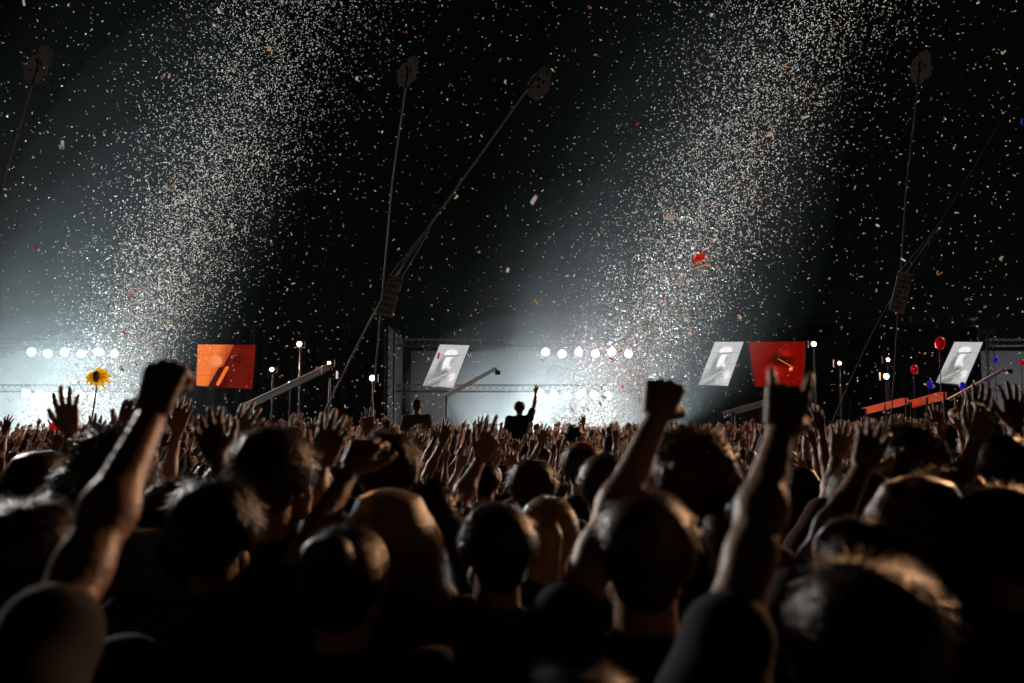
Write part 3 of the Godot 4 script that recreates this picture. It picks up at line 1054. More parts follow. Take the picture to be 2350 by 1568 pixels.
func shirt_bones(arms: Array, sleeve: float, g: float) -> Array:
	var b := [
		[Vector3(0, 1.40, 0.024), Vector3(0, 1.452, 0.02), 0.084 + g, 0.066 + g],
		[Vector3(0, 0.90, 0.01), Vector3(0, 1.13, 0.012), 0.158 + g, 0.140 + g, 1.36],
		[Vector3(0, 1.13, 0.012), Vector3(0, 1.33, 0.015), 0.142 + g, 0.164 + g, 1.36],
		[Vector3(-0.11, 1.395, 0.015), Vector3(0.11, 1.395, 0.015), 0.076 + g, 0.076 + g, 1.08],
		[Vector3(-0.10, 1.34, 0.055), Vector3(0.10, 1.34, 0.055), 0.079 + g, 0.079 + g],
	]
	for a in arms:
		b.append([(a[0] as Vector3).lerp(Vector3(0, 1.35, 0.015), 0.35), a[0], 0.074 + g, 0.062 + g])
		if sleeve <= 1.0:
			b.append([a[0], (a[0] as Vector3).lerp(a[1], sleeve), 0.061 + g, 0.058 + g])
		else:
			b.append([a[0], a[1], 0.061 + g, 0.048 + g])
			b.append([a[1], (a[1] as Vector3).lerp(a[2], sleeve - 1.0), 0.048 + g, 0.038 + g])
	return b

func hand_xf(a: Array, side: float) -> Transform3D:
	var y := (a[3] as Vector3).normalized()
	var z := -(a[4] as Vector3)
	z = (z - y * y.dot(z)).normalized()
	var x := y.cross(z)
	var b := Basis(x, y, z)
	# the hand mesh is a right hand seen from behind with its thumb at +x when mirrored
	if side > 0: b = b * Basis.from_scale(Vector3(-1, 1, 1))
	return Transform3D(b * Basis.from_scale(Vector3.ONE * 0.94), a[2] + y * 0.012)

func body_parts(arms: Array, h: float, hh: float, hd: float, sleeve: float, sit: bool, head_xf: Transform3D) -> Dictionary:
	var g := nets(body_bones(arms, sit), h, 0.03)
	for k in 2:
		add_to(g, hand(arms[k][5], hh), hand_xf(arms[k], -1.0 if k == 0 else 1.0))
	add_to(g, head(hd), head_xf)
	return {"skin": g, "shirt": nets(shirt_bones(arms, sleeve, 0.008), h, 0.03), "legs": nets(legs(sit, 0.012) + [[Vector3(0, 0.91, 0.01), Vector3(0, 0.99, 0.01), 0.150, 0.148, 1.36]], maxf(h, 0.02), 0.03)}

func dress(t: Node3D, p: Dictionary, head_xf: Transform3D, skin: int, cloth: int, style: String, hc: int, hat := "", legmat := "denim"):
	put("body", p.skin_mesh, mats["skin_%d" % skin], t)
	put("shirt", p.shirt_mesh, mats["cloth_%d" % cloth], t)
	put("trousers", p.legs_mesh, mats[legmat], t)
	if style != "":
		put("hair", hair(style), mats["hair_%d" % hc], t).transform = head_xf
	if hat != "":
		put("hat", cap_mesh(hat.ends_with("brim")), mats[hat.split(" ")[0]], t).transform = head_xf

func freeze(p: Dictionary) -> Dictionary:
	p.skin_mesh = to_mesh(p.skin)
	p.shirt_mesh = to_mesh(p.shirt)
	p.legs_mesh = to_mesh(p.legs)
	return p

# ================================================================ the people nearest the camera, one by one
# px, py, d: middle of the head in the picture and its distance; raised: picture points of [shoulder?, elbow, wrist, finger tip] with distances
func front_person(label: String, px: float, py: float, d: float, style: String, hc: int, skin: int, cloth: int, arm_l = null, arm_r = null, yaw := 0.0, hat := "", h := 0.015, sleeve := 0.7) -> Node3D:
	var hp := at(px, py, d)
	var sc := hp.y / 1.625
	var t := thing("person", label, "person", Vector3(hp.x, 0, hp.z))
	t.scale = Vector3.ONE * sc
	t.rotation.y = yaw
	var inv := t.transform.affine_inverse()
	var arms := [arm_down(-1), arm_down(1)]
	for k in 2:
		var a = arm_l if k == 0 else arm_r
		if a == null: continue
		# a: [[x, y, d] elbow, [x, y, d] wrist, [x, y, d] finger tip, palm way, pose, optional shoulder]
		var el: Vector3 = inv * at(a[0][0], a[0][1], a[0][2])
		var wr: Vector3 = inv * at(a[1][0], a[1][1], a[1][2])
		var tip: Vector3 = inv * at(a[2][0], a[2][1], a[2][2])
		var sh := Vector3(0.19 * (-1 if k == 0 else 1), 1.455, 0.0)
		if a.size() > 5: sh = inv * at(a[5][0], a[5][1], a[5][2])
		arms[k] = [sh, el, wr, tip - wr, inv.basis * (a[3] as Vector3), a[4]]
	var hx := Transform3D(Basis(Vector3.UP, rng.randf_range(-0.25, 0.25)) * Basis(Vector3.RIGHT, rng.randf_range(-0.05, 0.12)), Vector3(0, 1.625, 0))
	var near := d < 3.0 or arm_l != null or arm_r != null
	var p := freeze(body_parts(arms, h, 0.0042 if near else 0.006, 0.006, sleeve, false, hx))
	dress(t, p, hx, skin, cloth, style, hc, hat)
	return t

func build_front_people():
	var away := Vector3(0, 0, -1)
	# arms that reach into the picture
	front_person("person with clenched fist held high beside the orange screen", -330, 1330, 1.30, "short", 1, 1, 0, null, [[190, 1300, 1.42], [345, 962, 1.62], [374, 870, 1.66], Vector3(0.2, 0, -1), "fist", [30, 1640, 1.25]], 0.0, "", 0.012, 0.5)
	front_person("person raising thick arm, two fingers up against the dark red screen", 1985, 1500, 1.32, "short", 1, 2, 0, [[1722, 1275, 1.45], [1788, 1000, 1.62], [1822, 850, 1.70], away, "horns", [1622, 1640, 1.32]], null, 0.0, "", 0.011, 0.45)
	front_person("cropped person raising a fist at the middle lit stage, blue band on wrist", 1478, 1278, 1.80, "cropped", 1, 0, 1, [[1372, 1270, 1.78], [1504, 968, 1.93], [1530, 872, 2.0], Vector3(0.1, 0, -1), "fist", [1222, 1600, 1.62]], null, 0.0, "", 0.012, 0.5)
	front_person("person with dark tied hair reaching a loosely open hand toward the tall floodlight", 790, 1340, 2.0, "bun", 0, 1, 0, [[685, 1300, 2.1], [800, 1085, 2.3], [862, 985, 2.4], Vector3(0.2, 0, -1), "relaxed"], null, 0.0, "", 0.013)
	front_person("person whose lit ear shows behind the thick arm, other hand lifted open", 1965, 1318, 2.05, "cropped", 0, 0, 0, [[1868, 1290, 2.15], [1975, 1082, 2.35], [2012, 985, 2.42], away, "open"], null, 0.0, "", 0.013)
	# heads seen from behind
	front_person("person with tall curly hair, biggest head before the lit stage", 1582, 1122, 2.5, "curly", 3, 2, 0)
	front_person("person with smooth arched hair half hidden by the thick raised arm", 1692, 1238, 2.35, "bun", 1, 0, 0)
	front_person("person with long blond hair down the back, lit along one edge", 893, 1240, 2.35, "long", 2, 2, 2)
	front_person("person with short dark hair and both hands up below the orange screen", 625, 1098, 2.6, "short", 1, 1, 0, [[545, 1190, 2.7], [500, 1060, 2.8], [480, 990, 2.85], away, "open"], [[715, 1200, 2.7], [738, 1075, 2.8], [760, 1000, 2.85], away, "open"])
	front_person("person with big dark head low at the picture's near corner under the fist", 72, 1300, 1.9, "short", 0, 0, 0)
	front_person("person with tousled dark hair between the raised fist and the tied hair", 498, 1225, 2.3, "short", 0, 3, 5)
	front_person("person in green shirt with cropped head in front of the lit stage's middle", 1140, 1268, 2.35, "cropped", 0, 0, 5)
	front_person("person with short hair ringed by light under the second floodlight", 890, 1085, 3.3, "short", 1, 2, 1)
	front_person("person with long wavy reddish hair beyond the second sign pole", 2108, 1215, 2.3, "wavy", 3, 2, 0)
	front_person("person with bare shoulder glowing orange at the picture's far edge", 2302, 1245, 2.2, "short", 1, 2, 7)
	front_person("person with short curly hair below the orange awning", 2085, 1068, 3.6, "curly", 1, 3, 2)
	front_person("person with pale grey curly hair just behind the raised fist's elbow", 262, 1095, 2.9, "curly", 4, 0, 3)
	front_person("person with tied blond hair in front of the lit stage's smoke", 1258, 1232, 2.9, "ponytail", 2, 0, 1)
	front_person("person with cropped head and plain dark shirt before the orange cap", 1392, 1122, 3.4, "cropped", 1, 0, 0)
	front_person("person with brown short hair beside the cropped head, both small against smoke", 1222, 1122, 4.2, "short", 1, 0, 8)
	front_person("person with an orange cap, brightest hat before the lit stage", 1337, 1075, 5.0, "short", 1, 2, 1, null, null, 0.0, "orange_cloth")
	front_person("person in a dark brimmed hat standing out against the smoke", 1316, 1003, 12.0, "short", 0, 0, 0, null, null, 0.0, "cap_dark brim")
	front_person("person with bent lit forearm low at the picture's bottom edge", 1330, 1700, 1.5, "short", 0, 0, 0)
	front_person("person pointing one long thin arm across, lit along its length", 985, 1420, 2.5, "ponytail", 1, 2, 0, [[860, 1370, 2.5], [700, 1195, 2.6], [650, 1130, 2.65], away, "point"], null)
	front_person("person with both reddish lit hands high beside the thick arm", 1965, 1150, 3.6, "short", 1, 2, 4, [[1905, 1150, 3.7], [1918, 1055, 3.8], [1935, 985, 3.85], away, "open"], [[2030, 1160, 3.7], [2025, 1060, 3.8], [2045, 1000, 3.8], away, "open"])
	front_person("person with arms lifted in a V at the picture's far edge", 2290, 1075, 3.8, "short", 0, 3, 1, [[2235, 1090, 3.9], [2235, 985, 4.0], [2245, 920, 4.0], away, "open"], [[2335, 1090, 3.9], [2330, 985, 4.0], [2325, 905, 4.0], away, "open"])
	front_person("person with one thin arm straight up beside the yellow flower's stick", 95, 1120, 3.4, "wavy", 1, 2, 4, null, [[150, 1120, 3.5], [165, 1000, 3.6], [150, 925, 3.6], away, "open"])
	front_person("person leaning one arm out just under the orange screen's low corner", 400, 1190, 3.1, "short", 1, 2, 3, null, [[470, 1150, 3.2], [535, 1030, 3.3], [572, 955, 3.35], away, "open"])
	front_person("person leaning one thin arm out between the blond and the green-shirted heads", 985, 1195, 3.4, "curly", 0, 0, 2, null, [[1050, 1160, 3.5], [1100, 1060, 3.6], [1130, 995, 3.6], away, "peace"])
	front_person("person leaning one arm out past the curly head under the awnings", 2150, 1165, 3.2, "short", 2, 2, 0, null, [[2190, 1130, 3.3], [2235, 1020, 3.4], [2262, 955, 3.4], away, "relaxed"])
	front_person("person with bent arm before the fist, hand at the edge of the smoke", 190, 1165, 3.0, "short", 0, 0, 0, null, [[262, 1160, 3.05], [300, 1020, 3.2], [302, 940, 3.2], away, "relaxed"])

# ================================================================ the crowd
func crowd_arms(kind: int, r: RandomNumberGenerator) -> Array:
	var arms := [arm_down(-1), arm_down(1)]
	var up := [kind in [1, 3, 4, 5, 7], kind in [2, 3, 4, 6, 7]]
	for k in 2:
		if not up[k]: continue
		var s := -1.0 if k == 0 else 1.0
		# everyone sways the same way, so the raised arms lean
		var lean := r.randf_range(0.12, 0.52)
		var sh := Vector3(0.185 * s, 1.455, 0.0)
		var el := sh + Vector3(s * 0.07 + lean * 0.7, r.randf_range(0.5, 0.9), r.randf_range(-0.5, -0.15)).normalized() * 0.285
		var wr := el + Vector3(lean + r.randf_range(-0.18, 0.12), 0.95, r.randf_range(-0.35, 0.05)).normalized() * 0.255
		if kind == 7:   # bent before the face, filming or clapping
			el = sh + Vector3(s * 0.10, 0.02, -0.24).normalized() * 0.285
			wr = el + Vector3(-s * 0.10, 0.24, -0.08).normalized() * 0.255
		var pose: String = ["open", "relaxed", "fist", "open", "point", "open", "peace", "open"][r.randi() % 8]
		arms[k] = [sh, el, wr, (wr - el).normalized() + Vector3(0, 0.2, -0.1), Vector3(0, 0, -1), pose]
	return arms

var variants := []
var phrases := {}
const POSES := ["arms down", "one arm up", "one arm up", "both arms up", "both arms high", "one arm high", "one arm high", "hands at the face"]

func build_crowd():
	var r := RandomNumberGenerator.new()
	r.seed = 99
	var hx := Transform3D(Basis(), Vector3(0, 1.625, 0))
	for i in 14:
		var kind: int = [0, 1, 2, 3, 4, 5, 6, 7, 3, 4, 1, 2, 0, 3][i]
		var p := freeze(body_parts(crowd_arms(kind, r), 0.024, 0.0085, 0.0125, [0.7, 1.9, 0.6, 0.3][i % 4], false, hx))
		p.kind = kind
		variants.append(p)
	var sitter := freeze(body_parts(crowd_arms(6, r), 0.022, 0.0085, 0.0125, 0.6, true, hx))
	var sitter2 := freeze(body_parts(crowd_arms(0, r), 0.022, 0.0085, 0.0125, 0.6, true, hx))
	# places: rows on a loose grid, nearest first
	var places := []
	var z := 3.9
	while z < 45.5:
		var half := z * 0.56 + 0.8
		var x := -half + r.randf() * 0.5
		while x < half:
			var q := Vector3(x + r.randf_range(-0.18, 0.18), 0, -(z + r.randf_range(-0.22, 0.22)))
			places.append(q)
			x += (0.66 if z < 18 else 0.74) * r.randf_range(0.8, 1.3)
		z += 0.78 if z < 18 else 0.86
	var front: Array = []
	for c in get_children():
		if c is Node3D and c.get_meta("category", "") == "person": front.append(c.position)
	var styles := ["short", "cropped", "curly", "long", "wavy", "bun", "ponytail", "short"]
	var n := 0
	var rest := []
	for q in places:
		var clash := false
		for f in front:
			if Vector2(f.x - q.x, f.z - q.z).length() < 0.55: clash = true
		if clash: continue
		if n >= 262:
			rest.append(q)
			continue
		n += 1
		var vi := r.randi() % variants.size()
		if -q.z < 9.0 and r.randf() < 0.45: vi = [0, 12, 7, 1, 2][r.randi() % 5]
		var p: Dictionary = variants[vi]
		var style: String = styles[r.randi() % styles.size()]
		var hc: int = [0, 1, 1, 2, 3, 0, 4, 1][r.randi() % 8]
		var cl := r.randi() % CLOTH.size()
		var hat := ""
		if r.randf() < 0.10: hat = "cap_dark" + (" brim" if r.randf() < 0.3 else "")
		var t := thing("person", "x", "person", q, "crowd before the stages")
		var sc := r.randf_range(0.88, 1.03)
		t.scale = Vector3(sc * (-1.0 if false else 1.0), sc, sc)
		t.rotation.y = r.randf_range(-0.45, 0.45)
		dress(t, p, hx, r.randi() % 4 if r.randf() < 0.5 else r.randi() % 3, cl, style, hc, hat)
		t.set_meta("label", crowd_label(q, p.kind, style, hc, cl, hat))
	# three who sit on shoulders
	var k := 0
	for f in [[1192, 938, 17.0, sitter, "person on someone's shoulders raising one arm against the central smoke"], [957, 934, 16.0, sitter2, "person in pale shirt on someone's shoulders below the pale leaning screen"], [2190, 955, 15.0, sitter, "person on someone's shoulders near the second camera jib, one arm up"]]:
		var hp := at(f[0], f[1], f[2])
		var t := thing("person", f[4], "person", Vector3(hp.x, hp.y - 1.62, hp.z))
		dress(t, f[3], hx, k, [0, 8, 1][k], ["short", "cropped", "ponytail"][k], k, "cap_dark" if k == 1 else "")
		k += 1
	far_crowd(rest, r)

func crowd_label(q: Vector3, kind: int, style: String, hc: int, cl: int, hat: String) -> String:
	var px := CX + q.x / -q.z * FOC
	var zone := ""
	for b in [[-200, 330, "the first stage"], [330, 600, "the orange screen"], [600, 800, "the floodlights"], [800, 960, "the sign pole"], [960, 1100, "the pale screen"], [1100, 1250, "the middle stage"], [1250, 1400, "the stage lamps"], [1400, 1600, "the stage's edge"], [1600, 1860, "the red screen"], [1860, 2050, "the second sign"], [2050, 2180, "the ring lamps"], [2180, 2600, "the last screen"]]:
		if px >= b[0] and px < b[1]: zone = b[2]
	var dep := "close" if -q.z < 6.0 else ("midway" if -q.z < 10.5 else "far")
	var hs: String = {"short": "short", "cropped": "cropped", "curly": "curly", "long": "long", "wavy": "wavy", "bun": "knotted", "ponytail": "tied"}[style]
	var s := "%s%s %s hair, %s shirt, %s, %s toward %s" % ["capped " if hat else "", hs, HAIRC[hc], CLOTH[cl], POSES[kind], dep, zone]
	var tries := ["", "smaller ", "larger ", "turned ", "half hidden ", "dim "]
	for w in tries:
		var l: String = w + s
		if not used_labels.has(l):
			used_labels[l] = true
			return l
	return s

func far_crowd(rest: Array, r: RandomNumberGenerator):
	# nine figures to a clump; clumps are turned and mirrored over the field
	var skin := [Color(0.53, 0.31, 0.205), Color(0.43, 0.235, 0.145), Color(0.60, 0.37, 0.26)]
	var clumps := []
	for c in 3:
		var g := blank()
		var col := PackedColorArray()
		for i in 6:
			var p: Dictionary = variants[(i * 5 + c * 3) % variants.size()]
			var t := Transform3D(Basis(Vector3.UP, r.randf_range(-0.4, 0.4)).scaled(Vector3.ONE * r.randf_range(0.9, 1.06)), Vector3((i % 3 - 1) * 0.72 + r.randf_range(-0.15, 0.15), 0, (i / 3 - 0.5) * 0.84 + r.randf_range(-0.15, 0.15)))
			for part in [["skin", skin[r.randi() % 3]], ["shirt", cloth_colors()[r.randi() % 9]], ["legs", Color(0.03, 0.04, 0.06)]]:
				var before: int = g.v.size()
				add_to(g, p[part[0]], t)
				for q in g.v.size() - before: col.append(part[1])
			var cap := nets([[Vector3(0, 1.655, 0.036), Vector3(0, 1.659, -0.022), 0.094, 0.090], [Vector3(0, 1.60, 0.045), Vector3(0, 1.63, 0.04), 0.07, 0.08], [Vector3(0, 1.575, -0.10), Vector3(0, 1.6, -0.115), 0.088, 0.07, 1.0, true]], 0.02, 0.02)
			var before: int = g.v.size()
			add_to(g, cap, t)
			var hcol: Color = hair_colors()[r.randi() % 4]
			for q in g.v.size() - before: col.append(hcol)
		g.c = col
		clumps.append(to_mesh(g))
	var spots := [[], [], []]
	var z := 0.0
	var zmin := 1e9
	for q in rest: zmin = minf(zmin, -q.z)
	z = zmin + 0.4
	while z < 46.0:
		var half := z * 0.56 + 1.2
		var x := -half
		while x < half:
			spots[r.randi() % 3].append(Transform3D(Basis(Vector3.UP, r.randf_range(-0.3, 0.3)) * Basis.from_scale(Vector3(1, 1, 1) * r.randf_range(0.95, 1.05)), Vector3(x + r.randf_range(-0.3, 0.3), 0, -z + r.randf_range(-0.3, 0.3))))
			x += 2.2
		z += 1.75
	for c in 3:
		var mm := MultiMesh.new()
		mm.transform_format = MultiMesh.TRANSFORM_3D
		mm.mesh = clumps[c]
		mm.instance_count = spots[c].size()
		for i in spots[c].size(): mm.set_instance_transform(i, spots[c][i])
		var o := MultiMeshInstance3D.new()
		o.multimesh = mm
		o.material_override = mats.crowd_vertex
		o.name = numbered("crowd")
		o.set_meta("kind", "stuff")
		o.set_meta("label", "distant crowd packed up to the lit stages")
		add_child(o, true)

# ================================================================ props over the crowd
func lettering(t: Node3D, text: String, xf: Transform3D, px: float, m: Material):
	var tm := TextMesh.new()
	var f := SystemFont.new()
	f.font_names = PackedStringArray(["Droid Sans"])
	f.font_weight = 700
	tm.font = f
	tm.text = text
	tm.font_size = 32
	tm.pixel_size = px / 32.0
	tm.depth = 0.004
	var o := put("lettering", tm, m, t)
	o.transform = xf

func sign_pole(pts: Array, card: Array, lines: Array, d: float, label: String, flag):
	var P := []
	for p in pts: P.append(at(p[0], p[1], p[2]))
	var base: Vector3 = P[-1]
	base.y = 0
	var t := thing("sign_pole", label, "sign pole", base)
	for i in P.size(): P[i] -= base
	var s := st_new()
	var fine := []
	for i in P.size() - 1:
		for k in 4: fine.append((P[i] as Vector3).cubic_interpolate(P[i + 1], P[maxi(0, i - 1)], P[mini(P.size() - 1, i + 2)], k / 4.0))
	fine.append(P[-1])
	tube(s, fine, 0.011, 7)
	put("pole", s, mats.pole_grey, t)
	# card: centre x, y, width, height, roll
	var c := at(card[0], card[1], d) - base
	var w: float = card[2] / FOC * d
	var h: float = card[3] / FOC * d
	var bas := Basis(Vector3(0, 0, 1), card[4])
	s = st_new()
	box(s, c + Vector3(0, 0, 0.03), Vector3(w, h, 0.012), bas)
	put("card", s, mats.card, t)
	var n := lines.size()
	for i in n:
		var up := bas * Vector3(0, h * (0.40 - 0.80 * i / (n - 1)), 0)
		lettering(t, lines[i], Transform3D(bas, c + up + Vector3(0, 0, 0.039)), h / n * 0.82, mats.ink)
	for k in 3:
		s = st_new()
		var a: Vector3 = c + bas * Vector3((k - 1) * w * 0.4, h * 0.5, 0.03)
		tube(s, [a, a.lerp(fine[fine.size() / 3] + Vector3(0.02 * k, 0.0, 0.02), 0.9)], 0.003, 4)
		put("string", s, mats.card, t)
	if flag != null: cloth_flag(t, at(flag[0], flag[1], flag[2]) - base, flag[3] / FOC * flag[2], flag[4])

func cloth_flag(t: Node3D, c: Vector3, size: float, roll: float):
	# a pale diamond of cloth with dark printed ovals, rippling
	var bas := Basis(Vector3(0, 0, 1), roll)
	var s := st_new()
	s.set_smooth_group(0)
	var n := 12
	var pt := func(u: float, v: float) -> Vector3:
		var wide := 0.10 + 0.30 * sin(PI * pow(clampf(v, 0, 1), 0.8)) + 0.05 * sin(v * 23.0) + 0.03 * sin(v * 41.0 + u * 9.0)
		return c + bas * Vector3((u - 0.5) * size * wide * 1.5, (v - 0.5) * size, size * 0.05 * sin(u * 5 + v * 7))
	for i in n:
		for j in n:
			quad(s, pt.call(float(i) / n, float(j) / n), pt.call(float(i + 1) / n, float(j) / n), pt.call(float(i + 1) / n, float(j + 1) / n), pt.call(float(i) / n, float(j + 1) / n))
	var f := put("flag", s, mats.flag_cloth, t)
	for m in [[0.36, 0.56, 0.07, 0.05], [0.62, 0.54, 0.06, 0.05], [0.5, 0.38, 0.05, 0.07], [0.3, 0.3, 0.04, 0.03], [0.68, 0.72, 0.04, 0.02]]:
		s = st_new()
		s.set_smooth_group(0)
		for k in 12:
			var a := TAU * k / 12; var b := TAU * (k + 1) / 12
			var o := Vector3(0, 0, 0.012)
			tri(s, pt.call(m[0], m[1]) + o, pt.call(m[0] + m[2] * cos(a), m[1] + m[3] * sin(a)) + o, pt.call(m[0] + m[2] * cos(b), m[1] + m[3] * sin(b)) + o)
		put("print", s, mats.flag_mark, f)

func flag_pole(pts: Array, size: float, roll: float, label: String):
	var P := []
	for p in pts: P.append(at(p[0], p[1], p[2]))
	var base: Vector3 = P[-1]
	base.y = 0
	var t := thing("flag_pole", label, "flag", base)
	for i in P.size(): P[i] -= base
	var s := st_new()
	tube(s, P, 0.010, 6)
	put("pole", s, mats.pole_black, t)
	cloth_flag(t, P[0] + Vector3(0, -0.1, 0.02), size / FOC * pts[0][2], roll)

func jib(a: Array, b: Array, wide: float, label: String, m: Material):
	# a camera jib: a lattice boom with a head and a stand lost in the crowd
	var p := at(a[0], a[1], a[2]); var q := at(b[0], b[1], b[2])
	var base := p.lerp(q, 0.12); base.y = 0
	var t := thing("camera_jib", label, "camera jib", base)
	p -= base; q -= base
	var s := st_new()
	var dir := (q - p).normalized()
	var up := dir.cross(Vector3(0, 0, 1)).normalized()
	if up.y < 0: up = -up
	var side := dir.cross(up).normalized()
	var w: float = wide / FOC * a[2]
	s.set_smooth_group(-1)
	for k in 2:
		tube(s, [p + up * w * (k - 0.5), q + up * w * (k - 0.5) * 0.7], w * 0.16, 6)
	put("boom", s, m, t)
	s = st_new()
	box(s, (p + q) / 2, Vector3((q - p).length(), w * 0.8, w * 0.25), Basis(dir, up, dir.cross(up)))
	put("boom_panel", s, m, t)
	s = st_new()
	box(s, q - up * w * 1.2, Vector3(w * 1.3, w * 1.1, w * 1.8))
	tube(s, [q, q - up * w * 1.0], w * 0.2, 6)
	put("camera_head", s, mats.black_metal, t)
	s = st_new()
	tube(s, [Vector3(0, 0, 0), Vector3(0, p.lerp(q, 0.12).y, 0)], w * 0.35, 8)
	put("stand", s, mats.black_metal, t)

func awning(a: Array, b: Array, thick: float, label: String):
	var p := at(a[0], a[1], a[2]); var q := at(b[0], b[1], b[2])
	var base := (p + q) / 2.0; base.y = 0
	var t := thing("awning", label, "awning", base)
	p -= base; q -= base
	var h: float = thick / FOC * a[2]
	var s := st_new()
	var n := 14
	s.set_smooth_group(0)
	for i in n:
		var u := p.lerp(q, float(i) / n); var v := p.lerp(q, float(i + 1) / n)
		var su := Vector3(0, 0, 0.05 * sin(i * 1.3)); var sv := Vector3(0, 0, 0.05 * sin((i + 1) * 1.3))
		var ha := h * (1.0 - 0.06 * absf(sin(i * 0.9))); var hb := h * (1.0 - 0.06 * absf(sin((i + 1) * 0.9)))
		quad(s, u + su - Vector3(0, ha, 0), v + sv - Vector3(0, hb, 0), v, u)
		quad(s, u, v, v + Vector3(0, 0.02, -0.5), u + Vector3(0, 0.02, -0.5))
	put("canopy", s, mats.awning, t)
	for k in 3:
		s = st_new()
		var u := p.lerp(q, 0.02 + 0.48 * k)
		tube(s, [Vector3(u.x, 0, u.z - 0.1), u + Vector3(0, 0, -0.1)], 0.04, 6)
		put("post", s, mats.black_metal, t)

func build_props():
	sign_pole([[1235, 170, 11.0], [1020, 470, 11.0], [905, 640, 11.0], [822, 790, 11.0], [690, 1060, 10.6]], [897, 680, 34, 96, -0.27], ["PLIME", "IMEI", "GLDERNUI", "OK EL", "DRIGI", "VIRI"], 11.0, "long bent pole carrying a pale lettered card, nearer the orange screen", [1240, 190, 11.0, 88, -0.45])
	sign_pole([[2330, 225, 11.5], [2190, 460, 11.5], [2075, 640, 11.5], [1990, 790, 11.5], [1880, 1040, 11.2]], [2065, 672, 34, 96, -0.27], ["MI GLDII", "IMRID", "TORW", "RC I", "OR IN", "YMS", "VBTL"], 11.5, "long bent pole carrying a pale lettered card, between red ring lamps and red screen", null)
	flag_pole([[92, 135, 13.0], [20, 380, 13.0], [-120, 1000, 13.0]], 100, -0.4, "dim grey flag high over the first lit stage")
	flag_pole([[938, 150, 13.0], [900, 420, 13.0], [845, 1040, 13.0]], 80, -0.4, "dim grey flag high up, nearest above the first sign pole")
	flag_pole([[2112, 140, 13.0], [2080, 420, 13.0], [2040, 1030, 13.0]], 86, -0.4, "dim grey flag high above the second card sign")
	jib([557, 937, 30], [758, 842, 26], 14, "grey camera jib arm rising from under the orange screen", mats.arm_grey)
	jib([1010, 916, 36], [1138, 846, 33], 8, "thin dim camera jib arm crossing below the pale leaning screen", mats.arm_grey)
	jib([1660, 952, 34], [1850, 898, 32], 12, "pale camera jib arm below the dark red screen", mats.arm_grey)
	jib([2178, 918, 34], [2304, 848, 31], 8, "thin camera jib arm below the last pale screen", mats.arm_grey)
	awning([1988, 938, 30], [2084, 914, 27], 13, "smaller orange cloth awning just before the larger one")
	awning([2092, 922, 28], [2172, 900, 25], 15, "larger orange cloth awning under the red ring lamps")
	# the yellow flower on its stick
	var c := at(223, 864, 21.0)
	var foot := at(178, 1135, 20.6)
	var t := thing("inflatable_flower", "yellow inflatable flower with pale mauve middle on a thin stick", "inflatable flower", Vector3(foot.x, 0, foot.z))
	c -= t.position
	foot -= t.position
	var s := st_new()
	tube(s, [Vector3(0.0, 0.4, 0.0), foot, foot.lerp(c, 0.5) + Vector3(0.05, 0, 0), c + Vector3(0, -0.1, -0.05)], 0.02, 7)
	put("stick", s, mats.wood_stick, t)
	for k in 11:
		var a := TAU * k / 11 + 0.2
		var ln := 0.30 if cos(a) > 0.2 else 0.19
		s = st_new()
		var d := Vector3(cos(a), sin(a) * 0.75, 0)
		s.set_smooth_group(0)
		var cr := Vector3(-d.y, d.x, 0.25).normalized()
		var pw := [0.03, 0.06, 0.065, 0.045, 0.008]
		for q in 4:
			var u0 := c + d * (0.06 + ln * q / 4.0) + Vector3(0, -0.004 * q * q, 0.012 * q)
			var u1 := c + d * (0.06 + ln * (q + 1) / 4.0) + Vector3(0, -0.004 * (q + 1) * (q + 1), 0.012 * (q + 1))
			quad(s, u0 - cr * pw[q], u1 - cr * pw[q + 1], u1 + Vector3(0, 0, 0.012), u0 + Vector3(0, 0, 0.012))
			quad(s, u0 + Vector3(0, 0, 0.012), u1 + Vector3(0, 0, 0.012), u1 + cr * pw[q + 1], u0 + cr * pw[q])
		put("petal", s, mats.yellow_foil, t)
	s = st_new()
	lathe(s, Transform3D(Basis(Vector3.RIGHT, PI / 2).scaled(Vector3(0.075, 0.13, 0.06)), c + Vector3(0, 0, 0.04)), [[1.0, -0.3], [1.0, 0.1], [0.8, 0.5], [0.4, 0.8], [0.0, 0.9]], 16)
	put("middle", s, mats.mauve_foil, t)
	# small red pennants
	for f in [[[112, 965], [140, 985], [128, 1010], 14.0, "small pink red pennant over heads before the first lit stage"], [[232, 1000], [246, 1004], [262, 1038], 12.0, "narrow bright red pennant beside the yellow flower's stick"]]:
		var A := at(f[0][0], f[0][1], f[3]); var B := at(f[1][0], f[1][1], f[3]); var C := at(f[2][0], f[2][1], f[3])
		var o := thing("pennant", f[4], "pennant", Vector3(C.x, 0, C.z), "red pennants")
		A -= o.position; B -= o.position; C -= o.position
		s = st_new()
		s.set_smooth_group(0)
		var n := 8
		for i in n:
			for j in n - i:
				var pt := func(u: float, v: float) -> Vector3: return A + (B - A) * u + (C - A) * v + Vector3(0, 0, 0.03 * sin(u * 6 + v * 4))
				tri(s, pt.call(float(i) / n, float(j) / n), pt.call(float(i), float(j + 1) / n) if false else pt.call(float(i) / n, float(j + 1) / n), pt.call(float(i + 1) / n, float(j) / n))
				if j < n - i - 1: tri(s, pt.call(float(i + 1) / n, float(j) / n), pt.call(float(i) / n, float(j + 1) / n), pt.call(float(i + 1) / n, float(j + 1) / n))
		put("cloth", s, mats.red_cloth, o)
		s = st_new()
		tube(s, [Vector3(C.x, 1.2, C.z), C, C.lerp(A, 1.05)], 0.01, 6)
		put("stick", s, mats.wood_stick, o)
	# red paper streamer tangle among the confetti
	var m := at(1602, 592, 14.0)
	t = thing("streamer", "bright red paper streamer tangle floating in the thick confetti", "streamer", m)
